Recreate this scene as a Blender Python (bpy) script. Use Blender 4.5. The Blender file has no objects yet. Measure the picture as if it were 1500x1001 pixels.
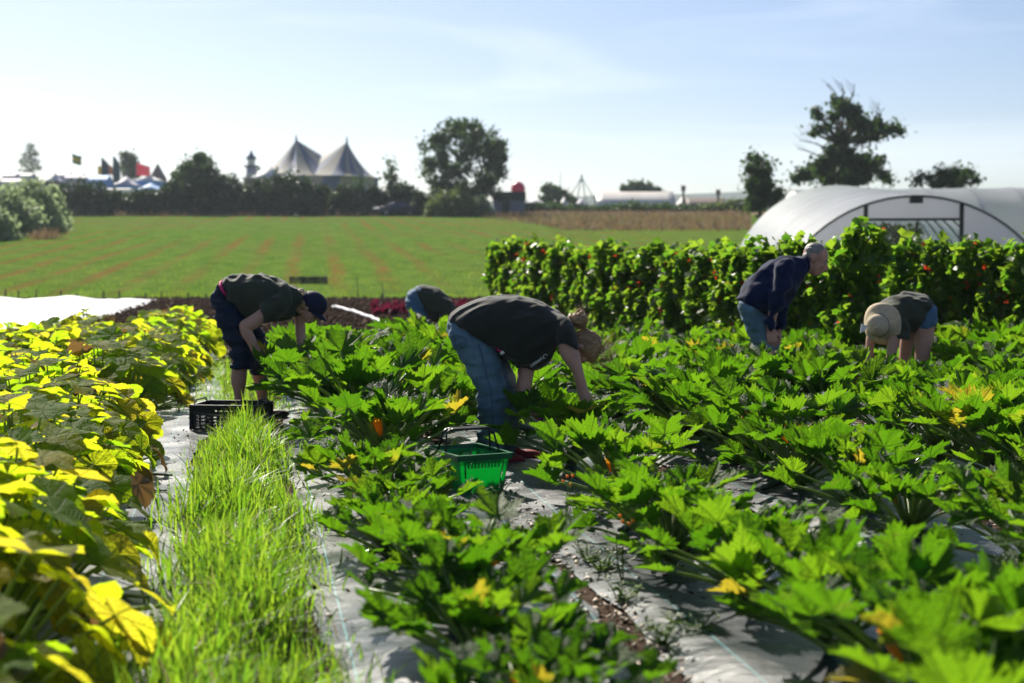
import bpy, bmesh, math, random
import numpy as np
from mathutils import Vector, Matrix, noise

# ------------------------------------------------------------------ camera, sky, sun, exposure
sc = bpy.context.scene
COL = sc.collection
R = math.radians
FPX, W0, H0, CAMH = 2083.0, 1500.0, 1001.0, 1.2
PITCH = math.atan((H0 / 2 - 380.0) / FPX)
cam = bpy.data.cameras.new('camera')
cam_o = bpy.data.objects.new('camera', cam)
COL.objects.link(cam_o)
cam.sensor_width = 36.0
cam.lens = 36.0 * FPX / W0
cam.clip_start = 0.05
cam.clip_end = 9000.0
cam_o.location = (0, 0, CAMH)
cam_o.rotation_euler = (math.pi / 2 - PITCH, 0, 0)
cam.dof.use_dof = True
cam.dof.focus_distance = 8.2
cam.dof.aperture_fstop = 2.3
sc.camera = cam_o

SUN_EL, SUN_AZ = R(35), R(-25)          # azimuth measured from +Y towards +X
world = bpy.data.worlds.new('World')
sc.world = world
world.use_nodes = True
wn, wl = world.node_tree.nodes, world.node_tree.links
wn.clear()
sky = wn.new('ShaderNodeTexSky')
sky.sky_type = 'NISHITA'
sky.sun_disc = False
sky.sun_elevation = SUN_EL
sky.sun_rotation = SUN_AZ
sky.altitude = 60
sky.air_density = 1.0
sky.dust_density = 0.5
sky.ozone_density = 2.0
bg = wn.new('ShaderNodeBackground')
bg.inputs['Strength'].default_value = 0.055
# a few thin high cirrus streaks
tc = wn.new('ShaderNodeTexCoord')
mp = wn.new('ShaderNodeMapping'); mp.inputs['Scale'].default_value = (2.2, 2.2, 16.0); mp.inputs['Rotation'].default_value = (0.0, 0.12, 0.3)
nz = wn.new('ShaderNodeTexNoise'); nz.inputs['Scale'].default_value = 1.4; nz.inputs['Detail'].default_value = 6.0; nz.inputs['Distortion'].default_value = 0.6
rp = wn.new('ShaderNodeMapRange'); rp.inputs['From Min'].default_value = 0.52; rp.inputs['From Max'].default_value = 0.85; rp.inputs['To Max'].default_value = 0.27
mx = wn.new('ShaderNodeMixRGB'); mx.inputs['Color2'].default_value = (16.0, 16.2, 16.6, 1)
wo = wn.new('ShaderNodeOutputWorld')
wl.new(tc.outputs['Generated'], mp.inputs['Vector']); wl.new(mp.outputs[0], nz.inputs['Vector']); wl.new(nz.outputs['Fac'], rp.inputs['Value'])
wl.new(rp.outputs[0], mx.inputs['Fac']); tn = wn.new('ShaderNodeMixRGB'); tn.blend_type = 'MULTIPLY'; tn.inputs['Fac'].default_value = 1.0; tn.inputs['Color2'].default_value = (0.98, 0.96, 1.07, 1); wl.new(sky.outputs[0], tn.inputs['Color1']); wl.new(tn.outputs[0], mx.inputs['Color1']); wl.new(mx.outputs[0], bg.inputs['Color']); wl.new(bg.outputs[0], wo.inputs['Surface'])

sun = bpy.data.lights.new('sun', 'SUN')
sun.energy = 5.0
sun.angle = R(0.53)
sun.color = (1.0, 0.93, 0.80)
sun_o = bpy.data.objects.new('sun', sun)
COL.objects.link(sun_o)
SUND = Vector((math.sin(SUN_AZ) * math.cos(SUN_EL), math.cos(SUN_AZ) * math.cos(SUN_EL), math.sin(SUN_EL)))
sun_o.rotation_euler = SUND.to_track_quat('Z', 'Y').to_euler()
sun_o.location = SUND * 60

sc.view_settings.view_transform = 'Standard'
sc.view_settings.look = 'None'
sc.view_settings.gamma = 1.0
sc.view_settings.use_curve_mapping = False
sc.view_settings.exposure = 0.9
sc.cycles.use_denoising = True
try:
    sc.cycles.denoiser = 'OPENIMAGEDENOISE'
except Exception:
    pass
sc.cycles.max_bounces = 8
sc.cycles.transmission_bounces = 6
sc.cycles.transparent_max_bounces = 8
sc.cycles.caustics_reflective = False
sc.cycles.caustics_refractive = False
sc.cycles.sample_clamp_indirect = 6.0
sc.cycles.use_adaptive_sampling = True
sc.cycles.adaptive_threshold = 0.01

# ------------------------------------------------------------------ geometry of the place
def at(x, y, d):
    """the point at distance d (along +Y) that stands at photograph position x, y"""
    u, v = (x - W0 / 2) / FPX, (H0 / 2 - y) / FPX
    cp, sp = math.cos(PITCH), math.sin(PITCH)
    dy, dz = cp + v * sp, -sp + v * cp
    k = d / dy
    return Vector((u * k, d, CAMH + dz * k))

def gz(d):
    """height of the land at distance d: flat garden, a field that rises, a plateau"""
    if d < 36: return 0.0
    if d < 44: return 0.053 * (d - 36) ** 2 / 16.0
    if d < 165: return 0.053 * (d - 40)
    return 0.053 * 125 + 0.008 * (d - 165)

def rowpt(X0, d, side=0.0):
    """a point on the garden row that starts at offset X0"""
    return Vector((X0 - 0.182 * d + side, d, 0))

# ------------------------------------------------------------------ materials
MATS = {}
def mat(name, col, rough=0.7, spec=0.3, var=0.25, scale=6.0, bump=0.0, bscale=40.0, metal=0.0, trans=0.0, tcol=None, col2=None, stretch=(1, 1, 1), objrand=0.0, sheen=0.0, bdist=0.01):
    if name in MATS: return MATS[name]
    m = bpy.data.materials.new(name)
    MATS[name] = m
    m.use_nodes = True
    n, l = m.node_tree.nodes, m.node_tree.links
    n.clear()
    out = n.new('ShaderNodeOutputMaterial')
    b = n.new('ShaderNodeBsdfPrincipled')
    b.inputs['Roughness'].default_value = rough
    b.inputs['Specular IOR Level'].default_value = spec
    b.inputs['Metallic'].default_value = metal
    if sheen: b.inputs['Sheen Weight'].default_value = sheen
    t = n.new('ShaderNodeTexCoord')
    mpn = n.new('ShaderNodeMapping'); mpn.inputs['Scale'].default_value = stretch
    l.new(t.outputs['Object'], mpn.inputs['Vector'])
    tx = n.new('ShaderNodeTexNoise'); tx.inputs['Scale'].default_value = scale; tx.inputs['Detail'].default_value = 5.0
    l.new(mpn.outputs[0], tx.inputs['Vector'])
    cr = n.new('ShaderNodeValToRGB')
    c2 = col2 if col2 else tuple(min(1, c * (1 + var)) for c in col)
    c1 = tuple(c * (1 - var) for c in col)
    cr.color_ramp.elements[0].position = 0.32; cr.color_ramp.elements[0].color = (*c1, 1)
    cr.color_ramp.elements[1].position = 0.68; cr.color_ramp.elements[1].color = (*c2, 1)
    l.new(tx.outputs['Fac'], cr.inputs['Fac'])
    colout = cr.outputs['Color']
    if objrand:
        oi = n.new('ShaderNodeObjectInfo')
        hs = n.new('ShaderNodeHueSaturation')
        mr = n.new('ShaderNodeMapRange'); mr.inputs['To Min'].default_value = 1 - objrand; mr.inputs['To Max'].default_value = 1 + objrand
        l.new(oi.outputs['Random'], mr.inputs['Value']); l.new(mr.outputs[0], hs.inputs['Value']); l.new(colout, hs.inputs['Color'])
        colout = hs.outputs['Color']
    l.new(colout, b.inputs['Base Color'])
    nrm = None
    if bump:
        bt = n.new('ShaderNodeTexNoise'); bt.inputs['Scale'].default_value = bscale; bt.inputs['Detail'].default_value = 4.0
        l.new(mpn.outputs[0], bt.inputs['Vector'])
        bp = n.new('ShaderNodeBump'); bp.inputs['Strength'].default_value = bump; bp.inputs['Distance'].default_value = bdist
        l.new(bt.outputs['Fac'], bp.inputs['Height']); l.new(bp.outputs[0], b.inputs['Normal'])
    if trans:
        tr = n.new('ShaderNodeBsdfTranslucent')
        if tcol: tr.inputs['Color'].default_value = (*tcol, 1)
        else: l.new(colout, tr.inputs['Color'])
        ms = n.new('ShaderNodeMixShader'); ms.inputs['Fac'].default_value = trans
        l.new(b.outputs[0], ms.inputs[1]); l.new(tr.outputs[0], ms.inputs[2]); l.new(ms.outputs[0], out.inputs['Surface'])
    else:
        l.new(b.outputs[0], out.inputs['Surface'])
    return m

def leaf_mat(name, cols, tcols, veins=True, namp=0.10, margin=False, rough=0.42, spec=0.45, trans=0.5, sheenbump=0.8, spots=None):
    """cols / tcols: ramps (position, colour) over the leaf's own random number; what it reflects, what it lets through"""
    m = bpy.data.materials.new(name); MATS[name] = m
    m.use_nodes = True
    n, l = m.node_tree.nodes, m.node_tree.links
    n.clear()
    out = n.new('ShaderNodeOutputMaterial'); b = n.new('ShaderNodeBsdfPrincipled'); tr = n.new('ShaderNodeBsdfTranslucent')
    oi = n.new('ShaderNodeObjectInfo'); t = n.new('ShaderNodeTexCoord')
    tx = n.new('ShaderNodeTexNoise'); tx.inputs['Scale'].default_value = 9.0; tx.inputs['Detail'].default_value = 4.0
    l.new(t.outputs['Object'], tx.inputs['Vector'])
    mrn = n.new('ShaderNodeMapRange'); mrn.inputs['From Min'].default_value = 0.3; mrn.inputs['From Max'].default_value = 0.7
    mrn.inputs['To Min'].default_value = -namp; mrn.inputs['To Max'].default_value = namp
    l.new(tx.outputs['Fac'], mrn.inputs['Value'])
    ad = n.new('ShaderNodeMath'); ad.operation = 'ADD'; ad.use_clamp = True
    l.new(oi.outputs['Random'], ad.inputs[0]); l.new(mrn.outputs[0], ad.inputs[1])
    def ramp(cs):
        r_ = n.new('ShaderNodeValToRGB'); el = r_.color_ramp.elements
        while len(el) < len(cs): el.new(0.5)
        for e, (p_, c_) in zip(el, cs): e.position = p_; e.color = (*c_, 1)
        l.new(ad.outputs[0], r_.inputs['Fac']); return r_
    r1, r2 = ramp(cols), ramp(tcols)
    c1, c2 = r1.outputs['Color'], r2.outputs['Color']
    hgt = None
    if veins:
        uv = n.new('ShaderNodeUVMap'); sx = n.new('ShaderNodeSeparateXYZ'); l.new(uv.outputs[0], sx.inputs[0])
        def mth(op, a, b_=None, c_=None):
            k = n.new('ShaderNodeMath'); k.operation = op
            for i, v in enumerate((a, b_, c_)):
                if v is None: continue
                if isinstance(v, (int, float)): k.inputs[i].default_value = v
                else: l.new(v, k.inputs[i])
            return k.outputs[0]
        X = mth('SUBTRACT', sx.outputs['X'], 0.5); Y = mth('SUBTRACT', sx.outputs['Y'], 0.5)
        ang = mth('ARCTAN2', Y, X)
        rad = mth('SQRT', mth('ADD', mth('MULTIPLY', X, X), mth('MULTIPLY', Y, Y)))
        lat = mth('MULTIPLY', mth('PINGPONG', ang, R(26)), rad)
        mv = n.new('ShaderNodeMapRange'); mv.inputs['From Min'].default_value = 0.003; mv.inputs['From Max'].default_value = 0.014
        mv.inputs['To Min'].default_value = 1.0; mv.inputs['To Max'].default_value = 0.0
        l.new(lat, mv.inputs['Value'])
        # side veins: a herring-bone off each main vein
        sv = mth('PINGPONG', mth('SUBTRACT', rad, mth('MULTIPLY', lat, 0.9)), 0.026)
        ms2 = n.new('ShaderNodeMapRange'); ms2.inputs['From Min'].default_value = 0.0; ms2.inputs['From Max'].default_value = 0.007
        ms2.inputs['To Min'].default_value = 0.55; ms2.inputs['To Max'].default_value = 0.0
        l.new(sv, ms2.inputs['Value'])
        vm = mth('MAXIMUM', mv.outputs[0], ms2.outputs[0])
        vf = mth('MULTIPLY', vm, 0.7)
        def lighten(c, target):
            k = n.new('ShaderNodeMixRGB'); l.new(vf, k.inputs['Fac']); l.new(c, k.inputs['Color1']); k.inputs['Color2'].default_value = (*target, 1); return k.outputs[0]
        c1 = lighten(c1, (0.13, 0.19, 0.05)); c2 = lighten(c2, (0.05, 0.13, 0.01))
        hgt = mth('MULTIPLY', vm, -1.0)
    if spots:
        st = n.new('ShaderNodeTexNoise'); st.inputs['Scale'].default_value = 14.0; st.inputs['Detail'].default_value = 3.0
        l.new(t.outputs['Object'], st.inputs['Vector'])
        sr = n.new('ShaderNodeMapRange'); sr.inputs['From Min'].default_value = 0.62; sr.inputs['From Max'].default_value = 0.72
        l.new(st.outputs['Fac'], sr.inputs['Value'])
        for i, c in enumerate((c1, c2)):
            k = n.new('ShaderNodeMixRGB'); l.new(sr.outputs[0], k.inputs['Fac']); l.new(c, k.inputs['Color1']); k.inputs['Color2'].default_value = (*spots[i], 1)
            if i == 0: c1 = k.outputs[0]
            else: c2 = k.outputs[0]
    if margin and veins:
        mn = n.new('ShaderNodeTexNoise'); mn.inputs['Scale'].default_value = 22.0; mn.inputs['Detail'].default_value = 4.0; l.new(t.outputs['Object'], mn.inputs['Vector'])
        e1 = n.new('ShaderNodeMapRange'); l.new(mth('ADD', rad, mth('MULTIPLY', mn.outputs['Fac'], 0.30)), e1.inputs['Value']); e1.inputs['From Min'].default_value = 0.625; e1.inputs['From Max'].default_value = 0.68
        for i, c in enumerate((c1, c2)):
            k = n.new('ShaderNodeMixRGB'); l.new(mth('MULTIPLY', e1.outputs[0], 0.85), k.inputs['Fac']); l.new(c, k.inputs['Color1']); k.inputs['Color2'].default_value = ((0.16, 0.11, 0.05, 1), (0.40, 0.24, 0.06, 1))[i]
            if i == 0: c1 = k.outputs[0]
            else: c2 = k.outputs[0]
    b.inputs['Roughness'].default_value = rough; b.inputs['Specular IOR Level'].default_value = spec
    l.new(c1, b.inputs['Base Color']); l.new(c2, tr.inputs['Color'])
    bt = n.new('ShaderNodeTexNoise'); bt.inputs['Scale'].default_value = 60.0; bt.inputs['Detail'].default_value = 2.0
    l.new(t.outputs['Object'], bt.inputs['Vector'])
    bp = n.new('ShaderNodeBump'); bp.inputs['Strength'].default_value = sheenbump; bp.inputs['Distance'].default_value = 0.014
    if hgt is not None:
        hh = n.new('ShaderNodeMath'); hh.operation = 'ADD'; l.new(bt.outputs['Fac'], hh.inputs[0]); l.new(hgt, hh.inputs[1]); l.new(hh.outputs[0], bp.inputs['Height'])
    else:
        l.new(bt.outputs['Fac'], bp.inputs['Height'])
    l.new(bp.outputs[0], b.inputs['Normal']); l.new(bp.outputs[0], tr.inputs['Normal'])
    ms = n.new('ShaderNodeMixShader'); ms.inputs['Fac'].default_value = trans
    l.new(b.outputs[0], ms.inputs[1]); l.new(tr.outputs[0], ms.inputs[2]); l.new(ms.outputs[0], out.inputs['Surface'])
    return m

# ------------------------------------------------------------------ object helpers
def tag(o, label=None, cat=None, group=None, kind=None):
    if label: o['label'] = label
    if cat: o['category'] = cat
    if group: o['group'] = group
    if kind: o['kind'] = kind
    return o

def empty(name, loc=(0, 0, 0), rz=0.0):
    o = bpy.data.objects.new(name, None)
    o.empty_display_size = 0.1
    COL.objects.link(o)
    o.location = loc
    o.rotation_euler = (0, 0, rz)
    return o

def link(name, me, m=None, parent=None, loc=None, rz=None):
    o = bpy.data.objects.new(name, me)
    COL.objects.link(o)
    if m is not None:
        for k in (m if isinstance(m, (list, tuple)) else [m]):
            me.materials.append(k)
    if parent is not None: o.parent = parent
    if loc is not None: o.location = loc
    if rz is not None: o.rotation_euler = (0, 0, rz)
    return o

def copy_tree(o, parent=None):
    c = o.copy()
    COL.objects.link(c)
    c.parent = parent
    for ch in list(o.children):
        copy_tree(ch, c)
    return c

class MB:
    """collects shapes; becomes ONE mesh"""
    def __init__(s): s.v = []; s.f = []; s.m = []; s.uv = {}
    def add(s, v, f, mi=0):
        o = len(s.v)
        s.v += [tuple(p) for p in v]
        s.f += [tuple(i + o for i in q) for q in f]
        s.m += [mi] * len(f)
        return o
    def box(s, c, size, mi=0, M=None, taper=1.0):
        x, y, z = (k / 2 for k in size)
        v = []
        for k in (-1, 1):
            t = 1.0 if k < 0 else taper
            v += [Vector((a * x * t, b * y * t, k * z)) for a, b in ((-1, -1), (1, -1), (1, 1), (-1, 1))]
        if M: v = [M @ p for p in v]
        s.add([p + Vector(c) for p in v], [(3, 2, 1, 0), (4, 5, 6, 7), (0, 1, 5, 4), (1, 2, 6, 5), (2, 3, 7, 6), (3, 0, 4, 7)], mi)
    def bar(s, a, b, w, h=None, mi=0):
        a, b = Vector(a), Vector(b); h = h or w
        d = (b - a); L = d.length
        if L < 1e-6: return
        q = d.to_track_quat('Z', 'Y').to_matrix()
        s.box((a + b) / 2, (w, h, L), mi, q)
    def tube(s, pts, radii, n=6, mi=0, cap=True):
        pts = [Vector(p) for p in pts]
        if not isinstance(radii, (list, tuple)): radii = [radii] * len(pts)
        v, f = [], []
        ref = None
        for i, p in enumerate(pts):
            t = (pts[min(i + 1, len(pts) - 1)] - pts[max(i - 1, 0)])
            if t.length < 1e-9: t = Vector((0, 0, 1))
            t.normalize()
            if ref is None:
                ref = t.orthogonal().normalized()
            else:
                ref = (ref - t * ref.dot(t))
                ref = ref.normalized() if ref.length > 1e-6 else t.orthogonal().normalized()
            bi = t.cross(ref)
            for k in range(n):
                a = 2 * math.pi * k / n
                v.append(p + (ref * math.cos(a) + bi * math.sin(a)) * radii[i])
        for i in range(len(pts) - 1):
            for k in range(n):
                k2 = (k + 1) % n
                f.append((i * n + k, i * n + k2, (i + 1) * n + k2, (i + 1) * n + k))
        if cap:
            f.append(tuple(range(n - 1, -1, -1))); f.append(tuple((len(pts) - 1) * n + k for k in range(n)))
        s.add(v, f, mi)
    def ell(s, c, ax, n=14, m=9, mi=0):
        """ellipsoid, ax: three axis vectors"""
        c = Vector(c); A = [Vector(a) for a in ax]
        v = [c + A[2]]
        for i in range(1, m):
            th = math.pi * i / m
            for k in range(n):
                ph = 2 * math.pi * k / n
                v.append(c + A[0] * (math.sin(th) * math.cos(ph)) + A[1] * (math.sin(th) * math.sin(ph)) + A[2] * math.cos(th))
        v.append(c - A[2])
        f = []
        flip = A[0].cross(A[1]).dot(A[2]) < 0
        for k in range(n): f.append((0, 1 + k, 1 + (k + 1) % n))
        for i in range(m - 2):
            for k in range(n):
                a = 1 + i * n + k; b = 1 + i * n + (k + 1) % n
                f.append((a, a + n, b + n, b))
        L = len(v) - 1
        for k in range(n): f.append((L, 1 + (m - 2) * n + (k + 1) % n, 1 + (m - 2) * n + k))
        if flip: f = [q[::-1] for q in f]
        s.add(v, f, mi)
    def mesh(s, name, smooth=False, origin=None):
        me = bpy.data.meshes.new(name)
        v = s.v if origin is None else [(p[0] - origin[0], p[1] - origin[1], p[2] - origin[2]) for p in s.v]
        me.from_pydata(v, [], s.f)
        if any(s.m): me.polygons.foreach_set('material_index', s.m)
        if smooth: me.polygons.foreach_set('use_smooth', [True] * len(s.f))
        me.update()
        return me
    def build(s, name, m, parent=None, smooth=False, world=False, loc=None):
        """world=True: vertices were given in world space although there is a parent"""
        org = parent.location if (world and parent is not None) else None
        if world and parent is not None and parent.parent is not None: org = parent.location + parent.parent.location
        return link(name, s.mesh(name, smooth, org), m, parent, loc)

def np_mesh(name, verts, faces, smooth=False, attr=None):
    me = bpy.data.meshes.new(name)
    nv, nf, k = len(verts), len(faces), faces.shape[1]
    me.vertices.add(nv); me.vertices.foreach_set('co', verts.astype(np.float32).ravel())
    me.loops.add(nf * k); me.loops.foreach_set('vertex_index', faces.astype(np.int32).ravel())
    me.polygons.add(nf); me.polygons.foreach_set('loop_start', np.arange(0, nf * k, k, dtype=np.int32))
    me.polygons.foreach_set('loop_total', np.full(nf, k, dtype=np.int32))
    if smooth: me.polygons.foreach_set('use_smooth', np.ones(nf, dtype=bool))
    if attr is not None:
        a = me.attributes.new('tint', 'FLOAT', 'POINT'); a.data.foreach_set('value', attr.astype(np.float32))
    me.update(calc_edges=True)
    me.validate()
    return me

def plate(holes, w, h, fn, thick, normal_fn=None):
    """a w x h plate with rectangular holes (x0,x1,y0,y1), mapped by fn(x,y,k) with k=0/1 the two faces"""
    xs = sorted({0.0, w} | {a for q in holes for a in q[:2]}); ys = sorted({0.0, h} | {a for q in holes for a in q[2:]})
    solid = lambda i, j: 0 <= i < len(xs) - 1 and 0 <= j < len(ys) - 1 and not any(q[0] - 1e-6 <= (xs[i] + xs[i + 1]) / 2 <= q[1] + 1e-6 and q[2] - 1e-6 <= (ys[j] + ys[j + 1]) / 2 <= q[3] + 1e-6 for q in holes)
    v, f, idx = [], [], {}
    def vid(i, j, k):
        if (i, j, k) not in idx:
            idx[(i, j, k)] = len(v); v.append(fn(xs[i], ys[j], k))
        return idx[(i, j, k)]
    for i in range(len(xs) - 1):
        for j in range(len(ys) - 1):
            if not solid(i, j): continue
            f.append((vid(i, j, 0), vid(i + 1, j, 0), vid(i + 1, j + 1, 0), vid(i, j + 1, 0)))
            f.append((vid(i, j, 1), vid(i, j + 1, 1), vid(i + 1, j + 1, 1), vid(i + 1, j, 1)))
            if not solid(i - 1, j): f.append((vid(i, j, 0), vid(i, j + 1, 0), vid(i, j + 1, 1), vid(i, j, 1)))
            if not solid(i + 1, j): f.append((vid(i + 1, j, 0), vid(i + 1, j, 1), vid(i + 1, j + 1, 1), vid(i + 1, j + 1, 0)))
            if not solid(i, j - 1): f.append((vid(i, j, 0), vid(i, j, 1), vid(i + 1, j, 1), vid(i + 1, j, 0)))
            if not solid(i, j + 1): f.append((vid(i, j + 1, 0), vid(i + 1, j + 1, 0), vid(i + 1, j + 1, 1), vid(i, j + 1, 1)))
    return v, f

ORD = 'first second third fourth fifth sixth seventh eighth ninth tenth eleventh twelfth thirteenth fourteenth fifteenth sixteenth seventeenth eighteenth nineteenth twentieth twenty-first twenty-second twenty-third twenty-fourth twenty-fifth twenty-sixth twenty-seventh twenty-eighth twenty-ninth thirtieth thirty-first thirty-second thirty-third thirty-fourth thirty-fifth thirty-sixth thirty-seventh thirty-eighth thirty-ninth fortieth'.split()

# ------------------------------------------------------------------ ground, field, sheets
rng = random.Random(7)
nr = np.random.default_rng(11)

M_SOIL = mat('dry_garden_soil', (0.066, 0.044, 0.032), rough=1.0, spec=0.03, var=0.45, scale=3.0, bump=0.9, bscale=28, bdist=0.03)
M_CLOD = mat('tilled_soil', (0.058, 0.035, 0.024), rough=1.0, spec=0.03, var=0.4, scale=2.5)
M_CHIP = mat('dry_chip', (0.36, 0.29, 0.22), rough=0.6, spec=0.4, var=0.55, scale=30.0)

def field_material():
    m = bpy.data.materials.new('green_field'); m.use_nodes = True
    n, l = m.node_tree.nodes, m.node_tree.links
    b = n['Principled BSDF']; b.inputs['Roughness'].default_value = 1.0; b.inputs['Specular IOR Level'].default_value = 0.0
    t = n.new('ShaderNodeTexCoord'); sx = n.new('ShaderNodeSeparateXYZ'); l.new(t.outputs['Object'], sx.inputs[0])
    def mth(op, a, b_=None):
        k = n.new('ShaderNodeMath'); k.operation = op
        for i, v in enumerate((a, b_)):
            if v is None: continue
            if isinstance(v, (int, float)): k.inputs[i].default_value = v
            else: l.new(v, k.inputs[i])
        return k.outputs[0]
    def rng_(v, a, c, lo=0.0, hi=1.0):
        k = n.new('ShaderNodeMapRange'); l.new(v, k.inputs['Value'])
        for nm, q in (('From Min', a), ('From Max', c), ('To Min', lo), ('To Max', hi)): k.inputs[nm].default_value = q
        return k.outputs[0]
    def noi(scale, stretch=(1, 1, 1), det=4.0, seed=0.0):
        mp_ = n.new('ShaderNodeMapping'); mp_.inputs['Scale'].default_value = stretch; mp_.inputs['Location'].default_value = (seed, seed, 0); l.new(t.outputs['Object'], mp_.inputs[0])
        k = n.new('ShaderNodeTexNoise'); k.inputs['Scale'].default_value = scale; k.inputs['Detail'].default_value = det; l.new(mp_.outputs[0], k.inputs['Vector'])
        return k.outputs['Fac']
    wob = noi(0.25, (1, 0.5, 1), 3.0, 3.0)
    u = mth('ADD', mth('ADD', sx.outputs['X'], mth('MULTIPLY', sx.outputs['Y'], 0.14)), mth('MULTIPLY', wob, 0.9))
    stripe = rng_(mth('PINGPONG', mth('ADD', u, 0.35), 0.86), 0.12, 0.42, 1.0, 0.0)
    patch = rng_(noi(0.10, (1, 0.35, 1), 3.0, 9.1), 0.40, 0.56)
    fine = rng_(noi(0.9, (1, 0.5, 1), 4.0), 0.30, 0.52)
    bare = mth('MULTIPLY', mth('MULTIPLY', stripe, patch), fine)
    g = n.new('ShaderNodeValToRGB'); l.new(noi(1.3, (1, 0.4, 1), 8.0, 5.0), g.inputs['Fac'])
    e = g.color_ramp.elements
    e[0].position = 0.32; e[0].color = (0.060, 0.130, 0.020, 1); e[1].position = 0.7; e[1].color = (0.130, 0.205, 0.038, 1)
    g2 = n.new('ShaderNodeMixRGB'); l.new(rng_(noi(0.05, (1, 1, 1), 5.0, 2.0), 0.42, 0.72, 0.0, 0.55), g2.inputs['Fac']); l.new(g.outputs[0], g2.inputs['Color1']); g2.inputs['Color2'].default_value = (0.13, 0.14, 0.045, 1)
    mxn = n.new('ShaderNodeMixRGB'); l.new(mth('MULTIPLY', bare, 0.68), mxn.inputs['Fac']); l.new(g2.outputs[0], mxn.inputs['Color1']); mxn.inputs['Color2'].default_value = (0.20, 0.098, 0.040, 1)
    l.new(mxn.outputs[0], b.inputs['Base Color'])
    bp = n.new('ShaderNodeBump'); bp.inputs['Strength'].default_value = 1.0; bp.inputs['Distance'].default_value = 0.12
    l.new(noi(5.0, (1, 1, 1), 6.0, 1.0), bp.inputs['Height']); l.new(bp.outputs[0], b.inputs['Normal'])
    return m
M_FIELD = field_material()
M_DRY = mat('dry_meadow', (0.16, 0.105, 0.060), rough=0.95, spec=0.1, var=0.4, scale=0.35, bump=1.0, bscale=4.0, bdist=0.2, stretch=(1, 0.4, 1))

DS = [-30, 0, 20, 30, 36, 37, 38, 39, 40, 41, 42, 43, 44, 46, 50, 60, 80, 100, 120, 150, 165, 200, 300, 600, 950]
def sheet(name, x0f, x1f, d0, d1, lift, m, nx=2):
    ds = sorted({d0, d1} | {d for d in DS if d0 < d < d1})
    v, f = [], []
    for d in ds:
        for k in range(nx + 1):
            t = k / nx
            v.append((x0f(d) * (1 - t) + x1f(d) * t, d, gz(d) + lift))
    for i in range(len(ds) - 1):
        for k in range(nx):
            a = i * (nx + 1) + k
            f.append((a, a + 1, a + nx + 2, a + nx + 1))
    me = bpy.data.meshes.new(name); me.from_pydata(v, [], f); me.update()
    o = link(name, me, m)
    return tag(o, kind='structure')

sheet('ground', lambda d: -1200, lambda d: 1200, -30, 950, 0.0, M_SOIL, 4)
sheet('field', lambda d: -90, lambda d: 60, 41, 152, 0.006, M_FIELD, 4)
sheet('meadow', lambda d: 60 - 0.6 * max(0, (d - 96)) if d < 152 else -20, lambda d: 90, 96, 165, 0.014, M_DRY, 4)
sheet('plateau', lambda d: -300, lambda d: 300, 166, 600, 0.01, M_FIELD, 2)

# woven mulch sheets under each row
def mulch_material():
    m = bpy.data.materials.new('woven_mulch_plastic'); m.use_nodes = True
    n, l = m.node_tree.nodes, m.node_tree.links
    b = n['Principled BSDF']
    t = n.new('ShaderNodeTexCoord')
    nz_ = n.new('ShaderNodeTexNoise'); nz_.inputs['Scale'].default_value = 2.6; nz_.inputs['Detail'].default_value = 7.0; l.new(t.outputs['Object'], nz_.inputs['Vector'])
    cr = n.new('ShaderNodeValToRGB'); l.new(nz_.outputs['Fac'], cr.inputs['Fac'])
    cr.color_ramp.elements[0].position = 0.35; cr.color_ramp.elements[0].color = (0.026, 0.033, 0.044, 1)
    cr.color_ramp.elements[1].position = 0.7; cr.color_ramp.elements[1].color = (0.058, 0.066, 0.080, 1)
    # a few pale blue-green guide threads woven along the sheet
    uv = n.new('ShaderNodeUVMap'); sx = n.new('ShaderNodeSeparateXYZ'); l.new(uv.outputs[0], sx.inputs[0])
    pp = n.new('ShaderNodeMath'); pp.operation = 'PINGPONG'; l.new(sx.outputs['X'], pp.inputs[0]); pp.inputs[1].default_value = 0.14
    th = n.new('ShaderNodeMath'); th.operation = 'LESS_THAN'; l.new(pp.outputs[0], th.inputs[0]); th.inputs[1].default_value = 0.0028
    mxn = n.new('ShaderNodeMixRGB'); l.new(th.outputs[0], mxn.inputs['Fac']); l.new(cr.outputs[0], mxn.inputs['Color1']); mxn.inputs['Color2'].default_value = (0.10, 0.30, 0.32, 1)
    l.new(mxn.outputs[0], b.inputs['Base Color'])
    rr = n.new('ShaderNodeMapRange'); l.new(nz_.outputs['Fac'], rr.inputs['Value']); rr.inputs['From Min'].default_value = 0.3; rr.inputs['From Max'].default_value = 0.7
    rr.inputs['To Min'].default_value = 0.20; rr.inputs['To Max'].default_value = 0.40
    l.new(rr.outputs[0], b.inputs['Roughness']); b.inputs['Specular IOR Level'].default_value = 0.7
    wv = n.new('ShaderNodeTexWave'); wv.inputs['Scale'].default_value = 90.0; wv.inputs['Distortion'].default_value = 1.2; l.new(t.outputs['Object'], wv.inputs['Vector'])
    n2 = n.new('ShaderNodeTexNoise'); n2.inputs['Scale'].default_value = 9.0; n2.inputs['Detail'].default_value = 6.0; l.new(t.outputs['Object'], n2.inputs['Vector'])
    sm = n.new('ShaderNodeMath'); sm.operation = 'MULTIPLY_ADD'; l.new(wv.outputs['Fac'], sm.inputs[0]); sm.inputs[1].default_value = 0.06; l.new(n2.outputs['Fac'], sm.inputs[2])
    bp = n.new('ShaderNodeBump'); bp.inputs['Strength'].default_value = 0.55; bp.inputs['Distance'].default_value = 0.02; l.new(sm.outputs[0], bp.inputs['Height']); l.new(bp.outputs[0], b.inputs['Normal'])
    return m
M_MULCH = mulch_material()

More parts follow.
